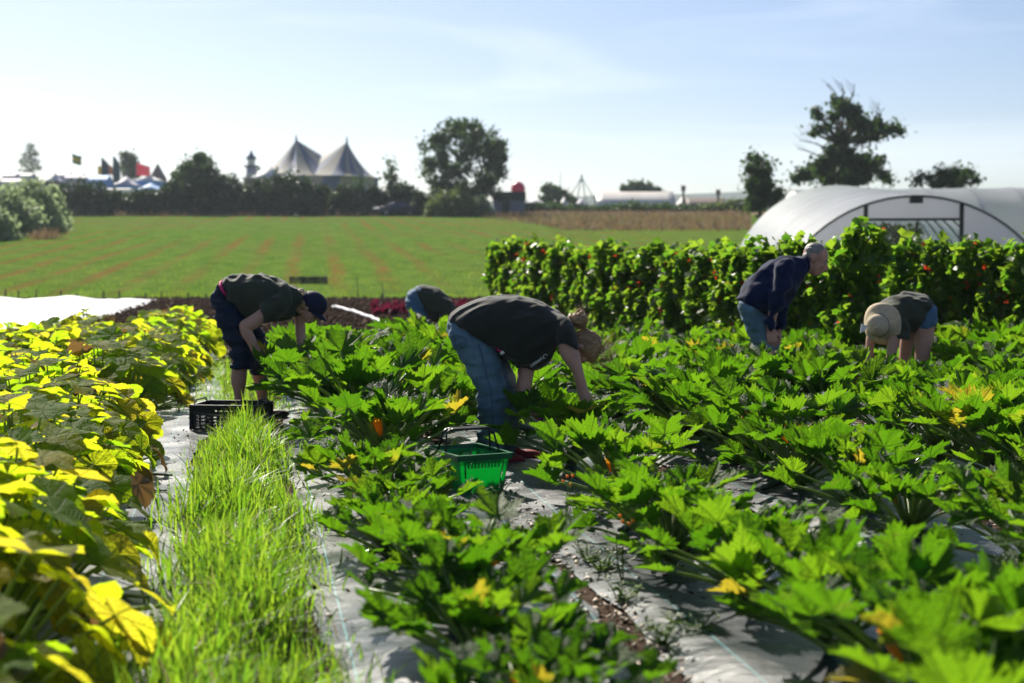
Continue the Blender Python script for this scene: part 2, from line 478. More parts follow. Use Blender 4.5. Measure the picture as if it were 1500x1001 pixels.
def mulch(a, b, d0, d1, label, seed):
    NA, NB = 12, int((d1 - d0) * 9)
    v, f, uv = [], [], []
    for j in range(NB + 1):
        d = d0 + (d1 - d0) * j / NB
        for i in range(NA + 1):
            t = i / NA
            X0 = a + (b - a) * t
            e = 0.03 * noise.noise(Vector((seed, d * 1.3, t * 3)))
            if i in (0, NA): X0 += 0.07 * noise.noise(Vector((seed + 5.5, d * 0.9, t))) + 0.05 * noise.noise(Vector((seed + 2.5, d * 4.0, t)))
            p = rowpt(X0, d)
            edge = min(1.0, min(t, 1 - t) * 5)
            z = 0.012 + edge * (0.022 + 0.045 * noise.noise(Vector((X0 * 2.2, d * 0.55, seed))) + 0.012 * noise.noise(Vector((X0 * 7, d * 2.1, seed)))) 
            v.append((p.x, p.y, max(z, 0.008))); uv.append((X0, d))
    for j in range(NB):
        for i in range(NA):
            k = j * (NA + 1) + i
            f.append((k, k + 1, k + NA + 2, k + NA + 1))
    me = bpy.data.meshes.new('mulch_sheet'); me.from_pydata(v, [], f)
    ul = me.uv_layers.new(name='UVMap')
    for lp in me.loops: ul.data[lp.index].uv = uv[lp.vertex_index]
    me.polygons.foreach_set('use_smooth', [True] * len(f)); me.update()
    org = Vector(v[NA // 2])
    me.transform(Matrix.Translation(-org))
    o = link('mulch_sheet', me, M_MULCH, loc=org)
    return tag(o, label, 'mulch sheet', 'woven mulch sheets along the rows')
mulch(-1.75, -0.30, 2.4, 19.5, 'grey woven mulch sheet running under the yellowing squash plants', 1)
mulch(0.20, 1.14, 2.4, 15.0, 'grey woven mulch sheet between the grass strip and the green basket', 2)
mulch(1.20, 2.16, 2.4, 15.5, 'glossy woven mulch sheet under the woman in jeans, second from the grass', 3)
mulch(2.36, 3.24, 3.4, 15.5, 'grey woven mulch sheet, third from the grass strip', 4)
mulch(3.44, 4.30, 5.4, 15.5, 'grey woven mulch sheet, fourth from the grass strip', 5)
mulch(4.50, 5.40, 7.4, 15.5, 'grey woven mulch sheet, fifth from the grass strip', 6)

# chips and crumbs in the bare gaps between the sheets
def litter(name, n, fpos, smin, smax, m, label, cat, seed, flat=0.35):
    g = np.random.default_rng(seed)
    P = np.array([fpos(g) for _ in range(n)])
    s = g.uniform(smin, smax, n)
    base = np.array([[1, 0, 0], [0, .6, 0], [-1, 0, 0], [0, -.6, 0], [0.1, 0, 1], [-.1, 0, -1]], dtype=float)
    F = np.array([[0, 1, 4], [1, 2, 4], [2, 3, 4], [3, 0, 4], [1, 0, 5], [2, 1, 5], [3, 2, 5], [0, 3, 5]])
    a = g.uniform(0, 2 * np.pi, n); ti = g.normal(0, 0.5, n)
    V = np.zeros((n, 6, 3))
    B = base[None] * s[:, None, None] * g.uniform(0.5, 1.3, (n, 6, 1)); B[:, :, 2] *= flat
    x = B[:, :, 0] * np.cos(ti)[:, None] - B[:, :, 2] * np.sin(ti)[:, None]
    z = B[:, :, 0] * np.sin(ti)[:, None] + B[:, :, 2] * np.cos(ti)[:, None]
    y = B[:, :, 1]
    V[:, :, 0] = x * np.cos(a)[:, None] - y * np.sin(a)[:, None] + P[:, None, 0]
    V[:, :, 1] = x * np.sin(a)[:, None] + y * np.cos(a)[:, None] + P[:, None, 1]
    V[:, :, 2] = z + P[:, None, 2] + s[:, None] * flat * 0.6
    FF = (F[None] + (np.arange(n) * 6)[:, None, None]).reshape(-1, 3)
    o = link(name, np_mesh(name, V.reshape(-1, 3), FF), m)
    return tag(o, label, cat, kind='stuff')
GAPS = [(-0.36, 0.24, 2.6, 12.5), (0.98, 1.34, 2.6, 15), (2.12, 2.40, 3.0, 14), (3.2, 3.48, 5, 14), (4.26, 4.54, 7, 14), (0.98, 1.34, 2.6, 9), (2.12, 2.40, 3.2, 8)]
def gap_pos(g):
    a, b, d0, d1 = GAPS[g.integers(len(GAPS))]
    d = d0 + (d1 - d0) * g.random() ** 1.4
    p = rowpt((a + b) / 2 + (b - a) * 0.36 * g.normal(), d)
    return (p.x, p.y, 0.008 + 0.012 * (g.random() < 0.5))
litter('soil_litter', 6500, gap_pos, 0.008, 0.026, M_CHIP, 'pale dry chips and stalks littering the bare soil gaps', 'litter', 3)
litter('sheet_litter', 900, lambda g: (lambda p: (p.x, p.y, 0.034))(rowpt(g.choice([0.6, 1.7, 2.8, -0.55]) + g.normal(0, 0.28), g.uniform(3.5, 10))), 0.005, 0.016, M_CLOD, 'crumbs of dark soil scattered over the mulch sheets', 'soil crumbs', 4)
def bed_pos(g):
    d = g.uniform(15.5, 41); X0 = g.uniform(-3.4, 7.5)
    p = rowpt(X0, d)
    return (p.x, p.y, gz(d))
litter('soil_clods', 16000, bed_pos, 0.025, 0.07, M_CLOD, 'dark clods of tilled soil in the bare bed', 'soil', 5, flat=0.7)

# ------------------------------------------------------------------ people
def catmull(a, b, c, d, t):
    return 0.5 * ((2 * b) + (c - a) * t + (2 * a - 5 * b + 4 * c - d) * t * t + (3 * b - a - 3 * c + d) * t ** 3)

def sil(mb, rings, d0, n=18, sub=4, flat0=False, flat1=False, power=2.0):
    """a limb or trunk from its two outlines: rings of (x1,y1, x2,y2, half_width, depth_offset)"""
    K = [(at(r[0], r[1], d0 + r[5]), at(r[2], r[3], d0 + r[5]), r[4]) for r in rings]
    S = []
    for i in range(len(K) - 1):
        k0, k1, k2, k3 = K[max(i - 1, 0)], K[i], K[i + 1], K[min(i + 2, len(K) - 1)]
        for j in range(sub):
            t = j / sub
            S.append((catmull(k0[0], k1[0], k2[0], k3[0], t), catmull(k0[1], k1[1], k2[1], k3[1], t), catmull(k0[2], k1[2], k2[2], k3[2], t)))
    S.append(K[-1])
    C = [(a + b) / 2 for a, b, _ in S]
    rowsv = []
    prev = None
    for i, (a, b, hw) in enumerate(S):
        t = C[min(i + 1, len(C) - 1)] - C[max(i - 1, 0)]
        ax1 = (a - b) / 2
        ax2 = ax1.cross(t)
        if ax2.length < 1e-9: ax2 = Vector((0, 1, 0))
        ax2 = ax2.normalized() * hw
        if prev is not None and ax2.dot(prev) < 0: ax2 = -ax2
        prev = ax2
        rowsv.append((C[i], ax1, ax2, t.normalized() if t.length > 1e-9 else Vector((0, 0, 1))))
    seq = []
    c, a1, a2, t = rowsv[0]
    r0 = min(a1.length, a2.length)
    if not flat0: seq += [(c - t * r0 * 0.62, a1 * 0.45, a2 * 0.45), (c - t * r0 * 0.38, a1 * 0.8, a2 * 0.8)]
    seq += [(c_, p, q) for c_, p, q, _ in rowsv]
    c, a1, a2, t = rowsv[-1]
    r1 = min(a1.length, a2.length)
    if not flat1: seq += [(c + t * r1 * 0.38, a1 * 0.8, a2 * 0.8), (c + t * r1 * 0.62, a1 * 0.45, a2 * 0.45)]
    v, f = [], []
    e = 2.0 / power
    for c, p, q in seq:
        for k in range(n):
            an = 2 * math.pi * k / n
            ca, sa = math.cos(an), math.sin(an)
            v.append(c + p * (math.copysign(abs(ca) ** e, ca)) + q * (math.copysign(abs(sa) ** e, sa)))
    for i in range(len(seq) - 1):
        for k in range(n):
            k2 = (k + 1) % n
            f.append((i * n + k, i * n + k2, (i + 1) * n + k2, (i + 1) * n + k))
    f.append(tuple(range(n - 1, -1, -1))); f.append(tuple((len(seq) - 1) * n + k for k in range(n)))
    mb.add(v, f)

def fuse(mb, name, m, root, voxel=0.009, smooth=4, fold=None, sfac=0.5):
    """melt the overlapping shapes into one continuous skin, then press folds into it"""
    org = root.location
    me = mb.mesh(name, False, org)
    tmp = bpy.data.objects.new('fusing', me); COL.objects.link(tmp)
    bmx = bmesh.new(); bmx.from_mesh(me); bmesh.ops.recalc_face_normals(bmx, faces=bmx.faces); bmx.to_mesh(me); bmx.free()
    r = tmp.modifiers.new('r', 'REMESH'); r.mode = 'VOXEL'; r.voxel_size = voxel
    if smooth:
        s_ = tmp.modifiers.new('s', 'SMOOTH'); s_.iterations = smooth; s_.factor = sfac
    dg = bpy.context.evaluated_depsgraph_get()
    res = bpy.data.meshes.new_from_object(tmp.evaluated_get(dg))
    bpy.data.objects.remove(tmp); bpy.data.meshes.remove(me)
    res.name = name
    res.materials.clear()
    if fold:
        co = np.zeros(len(res.vertices) * 3, np.float32); no = np.zeros(len(res.vertices) * 3, np.float32)
        res.vertices.foreach_get('co', co); res.vertices.foreach_get('normal', no)
        co = co.reshape(-1, 3); no = no.reshape(-1, 3)
        dsp = np.array([fold(Vector(c) + org) for c in co.tolist()], np.float32)
        co += no * dsp[:, None]
        res.vertices.foreach_set('co', co.ravel())
    res.polygons.foreach_set('use_smooth', np.ones(len(res.polygons), bool)); res.update()
    return link(name, res, m, root)

def folds(amp, sx, sy, sz, seed=0.0, fine=0.3):
    def fn(p):
        q = Vector((p.x * sx + seed, p.y * sy, p.z * sz))
        a = 1 - abs(noise.noise(q)) * 2.2
        b = noise.noise(q * 2.7)
        return amp * (a - 0.5) + amp * fine * b
    return fn

def folds_dir(amp, ax, freq, along, seed=0.0):
    """creases that run along a direction"""
    ax = Vector(ax).normalized()
    def fn(p):
        u = p.dot(ax) * along
        q = p - ax * p.dot(ax)
        v = Vector((q.x * freq + seed, q.y * freq, q.z * freq)) + ax * u
        a = 1 - abs(noise.noise(v)) * 2.2
        return amp * (a - 0.5) + amp * 0.3 * noise.noise(v * 2.3)
    return fn

def head(mb, C, U, F, nb, k=1.0, neck_r=0.052):
    """skull, face, ears and neck; returns the frame function"""
    U = U.normalized(); F = (F - U * F.dot(U)).normalized(); S = U.cross(F)
    P = lambda u, f, s: C + (U * u + F * f + S * s) * k
    E = lambda u, f, s, ru, rf, rs: mb.ell(P(u, f, s), [U * ru * k, F * rf * k, S * rs * k], 16, 10)
    E(0.035, -0.012, 0, 0.088, 0.094, 0.075)
    E(-0.02, 0.028, 0, 0.095, 0.062, 0.060)
    E(-0.078, 0.048, 0, 0.032, 0.038, 0.040)
    E(0.022, 0.072, 0.027, 0.010, 0.014, 0.026); E(0.022, 0.072, -0.027, 0.010, 0.014, 0.026)
    E(-0.022, 0.066, 0.036, 0.022, 0.016, 0.022); E(-0.022, 0.066, -0.036, 0.022, 0.016, 0.022)
    mb.tube([P(0.020, 0.082, 0), P(-0.008, 0.098, 0), P(-0.026, 0.110, 0)], [0.008 * k, 0.010 * k, 0.013 * k], 8)
    mb.tube([P(-0.026, 0.110, 0), P(-0.034, 0.090, 0)], [0.012 * k, 0.011 * k], 8)
    E(-0.052, 0.088, 0, 0.007, 0.009, 0.022); E(-0.063, 0.085, 0, 0.007, 0.009, 0.019)
    for s in (1, -1):
        E(-0.004, -0.008, 0.076 * s, 0.030, 0.017, 0.009)
    a = P(-0.05, -0.022, 0)
    mb.tube([a, a.lerp(nb, 0.5), nb], [neck_r * k, neck_r * 0.96 * k, neck_r * 1.12 * k], 14)
    return P, U, F, S

def face_bits(P, U, F, S, root, k=1.0):
    """eyes, brows and lips as small pieces on the face"""
    for s in (1, -1):
        mb = MB(); mb.ell(P(0.004, 0.078, 0.031 * s), [U * 0.0095 * k, F * 0.0085 * k, S * 0.0135 * k], 8, 6); mb.build('eye', M_EYE, root, True, world=True)
        mb = MB(); mb.tube([P(0.026, 0.087, 0.014 * s), P(0.031, 0.084, 0.030 * s), P(0.026, 0.072, 0.047 * s)], [0.003, 0.0035, 0.002], 5); mb.build('eyebrow', M_HAIRD, root, world=True)
    mb = MB(); mb.ell(P(-0.057, 0.0935, 0), [U * 0.006 * k, F * 0.004 * k, S * 0.021 * k], 8, 6); mb.build('lips', M_LIP, root, True, world=True)

def hand(mb, Wp, D, N, k=1.0, curl=0.6, grow=0.0, thumb=1):
    """palm and five bent fingers: Wp wrist, D finger direction, N palm normal"""
    D = D.normalized(); N = (N - D * N.dot(D)).normalized(); S = D.cross(N) * thumb
    g = grow
    mb.ell(Wp + D * 0.045 * k, [D * (0.056 * k + g), S * (0.040 * k + g), N * (0.017 * k + g)], 12, 8)
    mb.tube([Wp - D * 0.03, Wp + D * 0.012], [0.026 * k + g, 0.026 * k + g], 10)
    for i, (s, L) in enumerate(((0.030, 0.072), (0.010, 0.082), (-0.011, 0.076), (-0.030, 0.060))):
        p = Wp + D * 0.082 * k + S * s * k
        pts = [p - D * 0.02 * k, p]; a = 0.15
        d = D + S * s * 2.0
        for seg, fr in enumerate((0.42, 0.32, 0.26)):
            a += curl * (0.7 + 0.15 * i)
            p = p + (d * math.cos(a) + N * math.sin(a)).normalized() * L * fr * k
            pts.append(p)
        mb.tube(pts, [0.0095 * k + g, 0.0095 * k + g, 0.009 * k + g, 0.008 * k + g, 0.0065 * k + g], 8)
        mb.ell(pts[-1], [D * (0.0065 * k + g), S * (0.0065 * k + g), N * (0.0065 * k + g)], 8, 6)
    p = Wp + D * 0.022 * k + S * 0.030 * k
    d = (D * 0.6 + S * 0.7 + N * 0.35).normalized()
    pts = [p - d * 0.015, p + d * 0.022 * k, p + d * 0.045 * k + N * 0.012 * curl, p + d * 0.058 * k + D * 0.012 + N * 0.022 * curl]
    mb.tube(pts, [0.014 * k + g, 0.0115 * k + g, 0.010 * k + g, 0.0075 * k + g], 8)

def shoe(name, heel, toe, m, root, sole):
    heel, toe = Vector(heel), Vector(toe)
    d = (toe - heel); d.z = 0; L = d.length; d.normalize(); s = Vector((-d.y, d.x, 0)); z = Vector((0, 0, 1))
    mb = MB()
    mb.ell(heel + d * L * 0.22 + z * 0.045, [d * 0.075, s * 0.038, z * 0.045]); mb.ell(heel + d * L * 0.62 + z * 0.035, [d * L * 0.40, s * 0.046, z * 0.034])
    mb.ell(heel + d * L * 0.2 + z * 0.085, [d * 0.05, s * 0.036, z * 0.04])
    o = fuse(mb, name, m, root, 0.008, 3)
    sb = MB(); sb.ell(heel + d * L * 0.5 + z * 0.008, [d * L * 0.52, s * 0.047, z * 0.012], 16, 6)
    so = sb.build('sole', sole, o, True); so.data.transform(Matrix.Translation(-root.location))
    return o

M_SKIN = mat('skin', (0.46, 0.26, 0.19), rough=0.5, spec=0.35, var=0.10, scale=14, bump=0.15, bscale=120, bdist=0.002)
M_SKIN2 = mat('weathered_skin', (0.48, 0.25, 0.18), rough=0.5, spec=0.35, var=0.14, scale=18, bump=0.2, bscale=90, bdist=0.003)
M_EYE = mat('eye_white', (0.32, 0.28, 0.26), rough=0.3, var=0.1)
M_LIP = mat('lip', (0.42, 0.16, 0.14), rough=0.5, var=0.1)
M_HAIRB = mat('fair_hair', (0.34, 0.22, 0.11), rough=0.45, spec=0.5, var=0.45, scale=60, bump=0.8, bscale=150, bdist=0.004, stretch=(0.35, 1, 1), trans=0.2, tcol=(0.8, 0.52, 0.25))
M_HAIRD = mat('brown_hair', (0.09, 0.055, 0.032), rough=0.45, spec=0.5, var=0.45, scale=60, bump=0.8, bscale=150, bdist=0.004, stretch=(1, 1, 0.3))
M_HAIRG = mat('grey_hair', (0.22, 0.20, 0.185), rough=0.55, spec=0.4, var=0.4, scale=90, bump=0.9, bscale=140, bdist=0.004)
M_TEE1 = mat('charcoal_cotton', (0.019, 0.022, 0.017), rough=0.85, spec=0.25, var=0.18, scale=5, bump=0.25, bscale=300, bdist=0.002, sheen=0.18)
M_TEE2 = mat('olive_cotton', (0.036, 0.043, 0.027), rough=0.85, spec=0.25, var=0.15, scale=5, bump=0.25, bscale=300, bdist=0.002, sheen=0.15)
M_NAVY = mat('navy_fleece', (0.006, 0.013, 0.045), rough=0.95, spec=0.15, var=0.25, scale=25, bump=0.5, bscale=200, bdist=0.003, sheen=0.12)
M_NAVYC = mat('navy_canvas', (0.010, 0.020, 0.042), rough=0.8, spec=0.25, var=0.25, scale=8, bump=0.3, bscale=200, bdist=0.002)
M_CAP = mat('navy_cap', (0.008, 0.012, 0.040), rough=0.75, spec=0.25, var=0.2, scale=8, bump=0.2, bscale=260, bdist=0.002)
M_JEAN = mat('faded_denim', (0.088, 0.155, 0.205), rough=0.8, spec=0.25, var=0.35, scale=5.5, bump=0.4, bscale=240, bdist=0.002, stretch=(1, 1, 0.6))
M_JEAN2 = mat('blue_denim', (0.060, 0.125, 0.20), rough=0.8, spec=0.25, var=0.3, scale=6, bump=0.4, bscale=240, bdist=0.002)
M_JEAN3 = mat('washed_denim', (0.10, 0.175, 0.22), rough=0.8, spec=0.25, var=0.3, scale=6, bump=0.4, bscale=240, bdist=0.002)
M_STITCH = mat('denim_seam', (0.055, 0.10, 0.16), rough=0.8, var=0.2)
M_GLOVE = mat('black_glove', (0.014, 0.014, 0.020), rough=0.7, spec=0.3, var=0.3, scale=20)
M_PINK = mat('pink_cloth', (0.62, 0.03, 0.16), rough=0.7, var=0.2)
M_PURPLE = mat('purple_band', (0.36, 0.035, 0.42), rough=0.6, var=0.2)
M_LIME = mat('lime_band', (0.30, 0.42, 0.14), rough=0.6, var=0.2)
M_BLUEB = mat('blue_band', (0.03, 0.04, 0.25), rough=0.6, var=0.3, scale=80)
M_WHITEP = mat('white_print', (0.72, 0.72, 0.68), rough=0.8, var=0.08)
M_REDS = mat('red_shoe', (0.22, 0.02, 0.03), rough=0.6, var=0.25)
M_BOOT = mat('dark_boot', (0.022, 0.020, 0.020), rough=0.6, var=0.3)
M_SOLE = mat('shoe_sole', (0.10, 0.095, 0.09), rough=0.8, var=0.2)
M_STRAW = mat('cream_sunhat', (0.56, 0.47, 0.32), rough=0.85, spec=0.2, var=0.14, scale=30, bump=0.5, bscale=120, bdist=0.003, trans=0.15, tcol=(0.6, 0.48, 0.3))
M_BLOND = mat('pale_ribbon', (0.72, 0.62, 0.44), rough=0.7, var=0.25, scale=30, trans=0.25, tcol=(0.8, 0.7, 0.5))

def torus(mb, c, axis, R0, r, n=18, m=7, sq=(1, 1)):
    axis = Vector(axis).normalized(); a = axis.orthogonal().normalized(); b = axis.cross(a)
    v, f = [], []
    for i in range(n):
        t = 2 * math.pi * i / n; o = a * math.cos(t) * sq[0] + b * math.sin(t) * sq[1]
        for j in range(m):
            p = 2 * math.pi * j / m
            v.append(Vector(c) + o * (R0 + r * math.cos(p)) + axis * r * 1.6 * math.sin(p))
    for i in range(n):
        for j in range(m):
            f.append((i * m + j, ((i + 1) % n) * m + j, ((i + 1) % n) * m + (j + 1) % m, i * m + (j + 1) % m))
    mb.add(v, f)

def strands(name, m, root, specs, seed, r=0.0009):
    """loose hairs: (root point, direction, length, count, spread)"""
    g = random.Random(seed); mb = MB()
    for p, d, L, cnt, spr, pj in specs:
        for _ in range(cnt):
            q = Vector(p) + Vector((g.gauss(0, pj), g.gauss(0, pj), g.gauss(0, pj)))
            dd = (Vector(d).normalized() + Vector((g.gauss(0, spr), g.gauss(0, spr), g.gauss(0, spr)))).normalized()
            w = Vector((g.gauss(0, 1), g.gauss(0, 1), g.gauss(0, 1))) * 0.28
            pts = [q]; l_ = L * g.uniform(0.4, 1.2)
            for k in range(4):
                q = q + (dd + w * (k / 3.0) + Vector((0, 0, -0.08 * k))) * l_ / 4
                pts.append(q)
            mb.tube(pts, [r, r, r * 0.9, r * 0.8, r * 0.4], 3, cap=False)
    o = mb.build(name, m, root, True, world=True); o['kind'] = 'stuff'
    return o

# ---- the woman in jeans, bending over in the second row
D1 = 8.27
p1 = empty('person', (at(716, 682, D1).x, D1, 0.0))
tag(p1, 'person in charcoal T-shirt and blue jeans bent over, fair hair in a bun', 'person', 'people picking')
body = MB()
hc1 = at(851, 511, D1 - 0.02)
P, U, F, S = head(body, hc1, Vector((0.97, -0.06, -0.10)), Vector((-0.06, -0.16, -1.0)), at(826, 492, D1), 0.93)
sil(body, [(662, 480, 722, 505, .13, 0), (700, 447, 738, 508, .14, 0), (750, 441, 765, 520, .14, 0), (795, 450, 795, 525, .15, 0), (822, 470, 812, 510, .15, 0)], D1)
NEAR_ARM = [(814, 482, 832, 486, .035, -.09), (817, 497, 843, 504, .055, -.17), (820, 520, 850, 522, .055, -.19), (837, 545, 855, 545, .046, -.19), (843, 565, 860, 564, .043, -.18), (848, 584, 866, 583, .041, -.17), (853, 604, 868, 606, .034, -.16), (856, 619, 868, 618, .027, -.15)]
FAR_ARM = [(778, 500, 808, 505, .055, .06), (760, 535, 785, 540, .055, .02), (757, 560, 779, 568, .046, -.02), (756, 578, 777, 582, .042, -.04), (765, 595, 783, 586, .042, -.05), (776, 607, 790, 599, .036, -.06), (786, 617, 797, 609, .027, -.07)]
sil(body, NEAR_ARM, D1, 14); sil(body, FAR_ARM, D1, 14)
for dd, q in ((-.085, 0), (.10, 6)):
    sil(body, [(672 + q, 490, 716 + q, 508, .07, dd), (695 + q, 560, 728 + q, 562, .07, dd), (706 + q, 600, 736 + q, 600, .055, dd), (708 + q, 650, 728 + q, 650, .04, dd), (710 + q, 674, 724 + q, 674, .035, dd)], D1, 12)
    shp = at(712 + q, 682, D1 + dd); body.ell((shp.x + .05, shp.y, 0.05), [(0.10, 0, 0), (0, 0.035, 0), (0, 0, 0.035)])
w1 = at(862, 620, D1 - .15); w2 = at(794, 614.5, D1 - .07)
hand(body, w1, Vector((0.05, 0.1, -1)), Vector((-1, 0.3, 0)), 0.95, 0.5)
hand(body, w2, Vector((0.85, -0.1, -0.45)), Vector((0.3, 0.25, -0.8)), 0.95, 0.75)
fuse(body, 'body', M_SKIN, p1, 0.0065, 3)
face_bits(P, U, F, S, p1)
jn = MB()
sil(jn, [(656, 470, 735, 508, .165, 0.0), (655, 484, 738, 514, .172, 0.0), (662, 503, 733, 524, .165, 0.0)], D1, 20)
sil(jn, [(656, 486, 724, 506, .095, -.08), (661, 503, 731, 522, .102, -.085), (672, 522, 736, 540, .100, -.09), (684, 546, 740, 555, .097, -.095), (696, 576, 746, 580, .092, -.10), (700, 612, 744, 614, .084, -.10), (699, 645, 737, 648, .082, -.10), (700, 671, 735, 671, .085, -.10)], D1, 18, flat1=True)
sil(jn, [(676, 490, 734, 510, .095, .09), (694, 520, 745, 532, .100, .095), (712, 556, 757, 558, .092, .10), (721, 600, 760, 600, .082, .11), (727, 640, 758, 642, .078, .11), (728, 668, 758, 668, .080, .11)], D1, 18, flat1=True)
def jfold(p):
    a = folds(0.017, 7, 5, 16, 3.1, 0.5)(p)
    k = 1.0 if p.z < 0.45 else 0.55
    return a * k
jo = fuse(jn, 'jeans', M_JEAN, p1, 0.009, 3, jfold)
sm = MB()
sm.tube([at(701, 504, D1 - .188), at(706, 520, D1 - .190), at(712, 545, D1 - .196), at(719, 575, D1 - .196), at(722, 612, D1 - .188), at(719, 655, D1 - .186)], 0.0032, 5)
q = sm.build('seam', M_STITCH, jo, True); q.data.transform(Matrix.Translation(-p1.location))
pk = MB()
pts = [at(663, 489, D1 - .150), at(682, 496, D1 - .182), at(683, 506, D1 - .186), at(672, 510, D1 - .172), at(666, 505, D1 - .160)]
pk.tube(pts + [pts[0]], 0.0028, 4)
q = pk.build('pocket_stitching', M_STITCH, jo); q.data.transform(Matrix.Translation(-p1.location))
for dd, (a, b) in ((-.10, (699, 736)), (.11, (727, 759))):
    cf = MB(); sil(cf, [(a, 660, b, 660, .090, dd), (a, 670, b, 670, .091, dd)], D1, 16, 2, True, True)
    fuse(cf, 'cuff', M_JEAN3, p1, 0.008, 2)
for dd, x in ((-.10, 706), (.11, 734)):
    hp = at(x, 682, D1 + dd); hp.z = 0.012
    shoe('shoe', hp, hp + Vector((0.25, -0.05, 0)), M_REDS, p1, M_SOLE)
ts = MB()
sil(ts, [(656, 469, 738, 514, .185, 0), (663, 457, 743, 523, .195, 0), (690, 441, 750, 531, .205, 0), (720, 434, 758, 537, .21, 0), (755, 433, 772, 540, .21, 0), (785, 439, 789, 541, .21, 0), (808, 450, 806, 528, .205, 0), (827, 463, 815, 506, .17, 0), (840, 478, 822, 499, .09, 0)], D1, 26, 5, True, False)
sil(ts, [(803, 472, 828, 474, .06, -.06), (808, 480, 840, 486, .078, -.13), (813, 494, 846, 503, .082, -.18), (815, 503, 848, 516, .080, -.195)], D1, 16, 4, False, True)
sil(ts, [(782, 470, 812, 470, .08, .10), (770, 505, 800, 512, .08, .10), (762, 528, 788, 534, .075, .07)], D1, 16, 4, False, True)
def tfold(p):
    a = folds_dir(0.017, (0.75, 0.0, 0.55), 13, 2.6, 1.7)(p)
    b = folds(0.006, 6, 4, 6, 8.0)(p)
    x = (p - at(745, 500, D1)).length
    return a * (0.35 + 1.0 * math.exp(-(x / 0.22) ** 2)) + b * 0.6
to = fuse(ts, 'shirt', M_TEE1, p1, 0.0085, 4, tfold)
def print_lines(seed):
    g = random.Random(seed); mb = MB()
    def sp(pts, r=0.0022):
        mb.tube([at(x, y, D1 - dd) for x, y, dd in pts], r, 4)
    # flourish of pale hand-lettering across the chest, near the lower edge
    sp([(802, 521, .206), (799, 519, .207), (796, 521, .208), (796, 525, .205), (799, 525, .206)])
    sp([(796, 525, .205), (792, 528, .204), (793, 523, .207), (790, 530, .202), (788, 528, .204)])
    sp([(788, 528, .204), (786, 533, .198), (785, 529, .202), (782, 534, .195), (781, 531, .198)])
    for k in range(9):
        x, y = 777 + 1.5 * k, 536.5 - 1.0 * k
        sp([(x, y, .19 + .001 * k), (x + 1.2, y - 2.6, .196), (x + 2.2, y - 0.4, .192), (x + 1.0, y + 1.6, .186)], 0.0016)
    return mb
MBp = print_lines(3)
q = MBp.build('chest_print', M_WHITEP, to); q.data.transform(Matrix.Translation(-p1.location))
tg = MB(); tg.ell(at(737, 516, D1 - .165), [Vector((0.018, 0, 0.012)), Vector((-0.005, 0, 0.009)), Vector((0, 0.003, 0))], 12, 6); tg.build('tag', M_WHITEP, p1, True, world=True)
wb = MB(); sil(wb, [(722, 508, 738, 518, .12, -.05), (727, 506, 741, 517, .12, -.05)], D1, 14, 2, True, True); fuse(wb, 'waistband', M_PINK, p1, 0.008, 1)
hr = MB()
hr.ell(P(0.040, -0.022, 0), [U * 0.084, F * 0.092, S * 0.079], 20, 12)
hr.ell(P(0.010, -0.050, 0), [U * 0.078, F * 0.062, S * 0.074], 18, 10)
hr.ell(P(0.075, 0.030, 0), [U * 0.034, F * 0.050, S * 0.062], 16, 10)
hr.ell(P(0.025, -0.095, 0), [U * 0.028, F * 0.035, S * 0.030], 14, 8)
def hfold(p):
    q = p - hc1
    return 0.005 * noise.noise(Vector((q.dot(U) * 22, q.dot(S) * 90, q.dot(F) * 30)))
ho = fuse(hr, 'hair', M_HAIRB, p1, 0.006, 3, hfold)
def comb(name, centre, axes, bun_dir, n, seed, m, root, r=0.0015):
    """hairs combed over the skull towards the bun"""
    g = random.Random(seed); mb = MB(); A, B_, C2 = axes
    Dm = Matrix((A, B_, C2)).transposed(); inv = Dm.inverted(); bd = (inv @ bun_dir).normalized()
    for _ in range(n):
        d0 = Vector((g.gauss(0, 1), g.gauss(0, 1), g.gauss(0, 1))).normalized()
        if d0.dot(bd) > 0.8: continue
        pts = []; lift = g.uniform(1.0, 1.035)
        for k in range(8):
            t = k / 7; q = d0.lerp(bd, t * 0.92)
            if q.length < 0.05: q = bd
            q = q.normalized(); w = 0.012 * math.sin(9 * t + d0.x * 7)
            pts.append(centre + Dm @ (q * (lift + w)))
        mb.tube(pts, [r * 0.5, r, r, r, r, r, r, r * 0.6], 4, cap=False)
    o = mb.build(name, m, root, True, world=True); o['kind'] = 'stuff'; return o
M_HAIRS = mat('hair_strand', (0.42, 0.29, 0.15), rough=0.4, spec=0.5, var=0.5, scale=90, trans=0.45, tcol=(0.95, 0.66, 0.32))
comb('hair_strands', P(0.040, -0.022, 0), (U * 0.080, F * 0.088, S * 0.0755), -F + U * 0.1, 520, 9, M_HAIRS, p1)
bn = MB()
bc = at(847, 469, D1 - 0.02)
for k in range(9):
    g = random.Random(40 + k)
    ax = Vector((g.gauss(0, 0.5), g.gauss(0, 0.5), 1.0))
    torus(bn, bc + Vector((g.gauss(0, .006), g.gauss(0, .006), g.gauss(0, .014))), ax, g.uniform(0.030, 0.052), g.uniform(0.009, 0.014), 16, 6)
bn.ell(bc, [(0.050, 0, 0), (0, 0.048, 0), (0, 0, 0.040)], 14, 9)
fuse(bn, 'hair_bun', M_HAIRB, p1, 0.0045, 1, lambda p: 0.003 * noise.noise(p * 120))
comb('bun_strands', bc, (Vector((0.052, 0, 0)), Vector((0, 0.050, 0)), Vector((0, 0, 0.042))), Vector((0.3, 0.5, 1)), 260, 12, M_HAIRS, p1)
comb('bun_strands', bc, (Vector((0.052, 0, 0)), Vector((0, 0.050, 0)), Vector((0, 0, 0.042))), Vector((1, -0.6, 0.2)), 200, 13, M_HAIRS, p1)
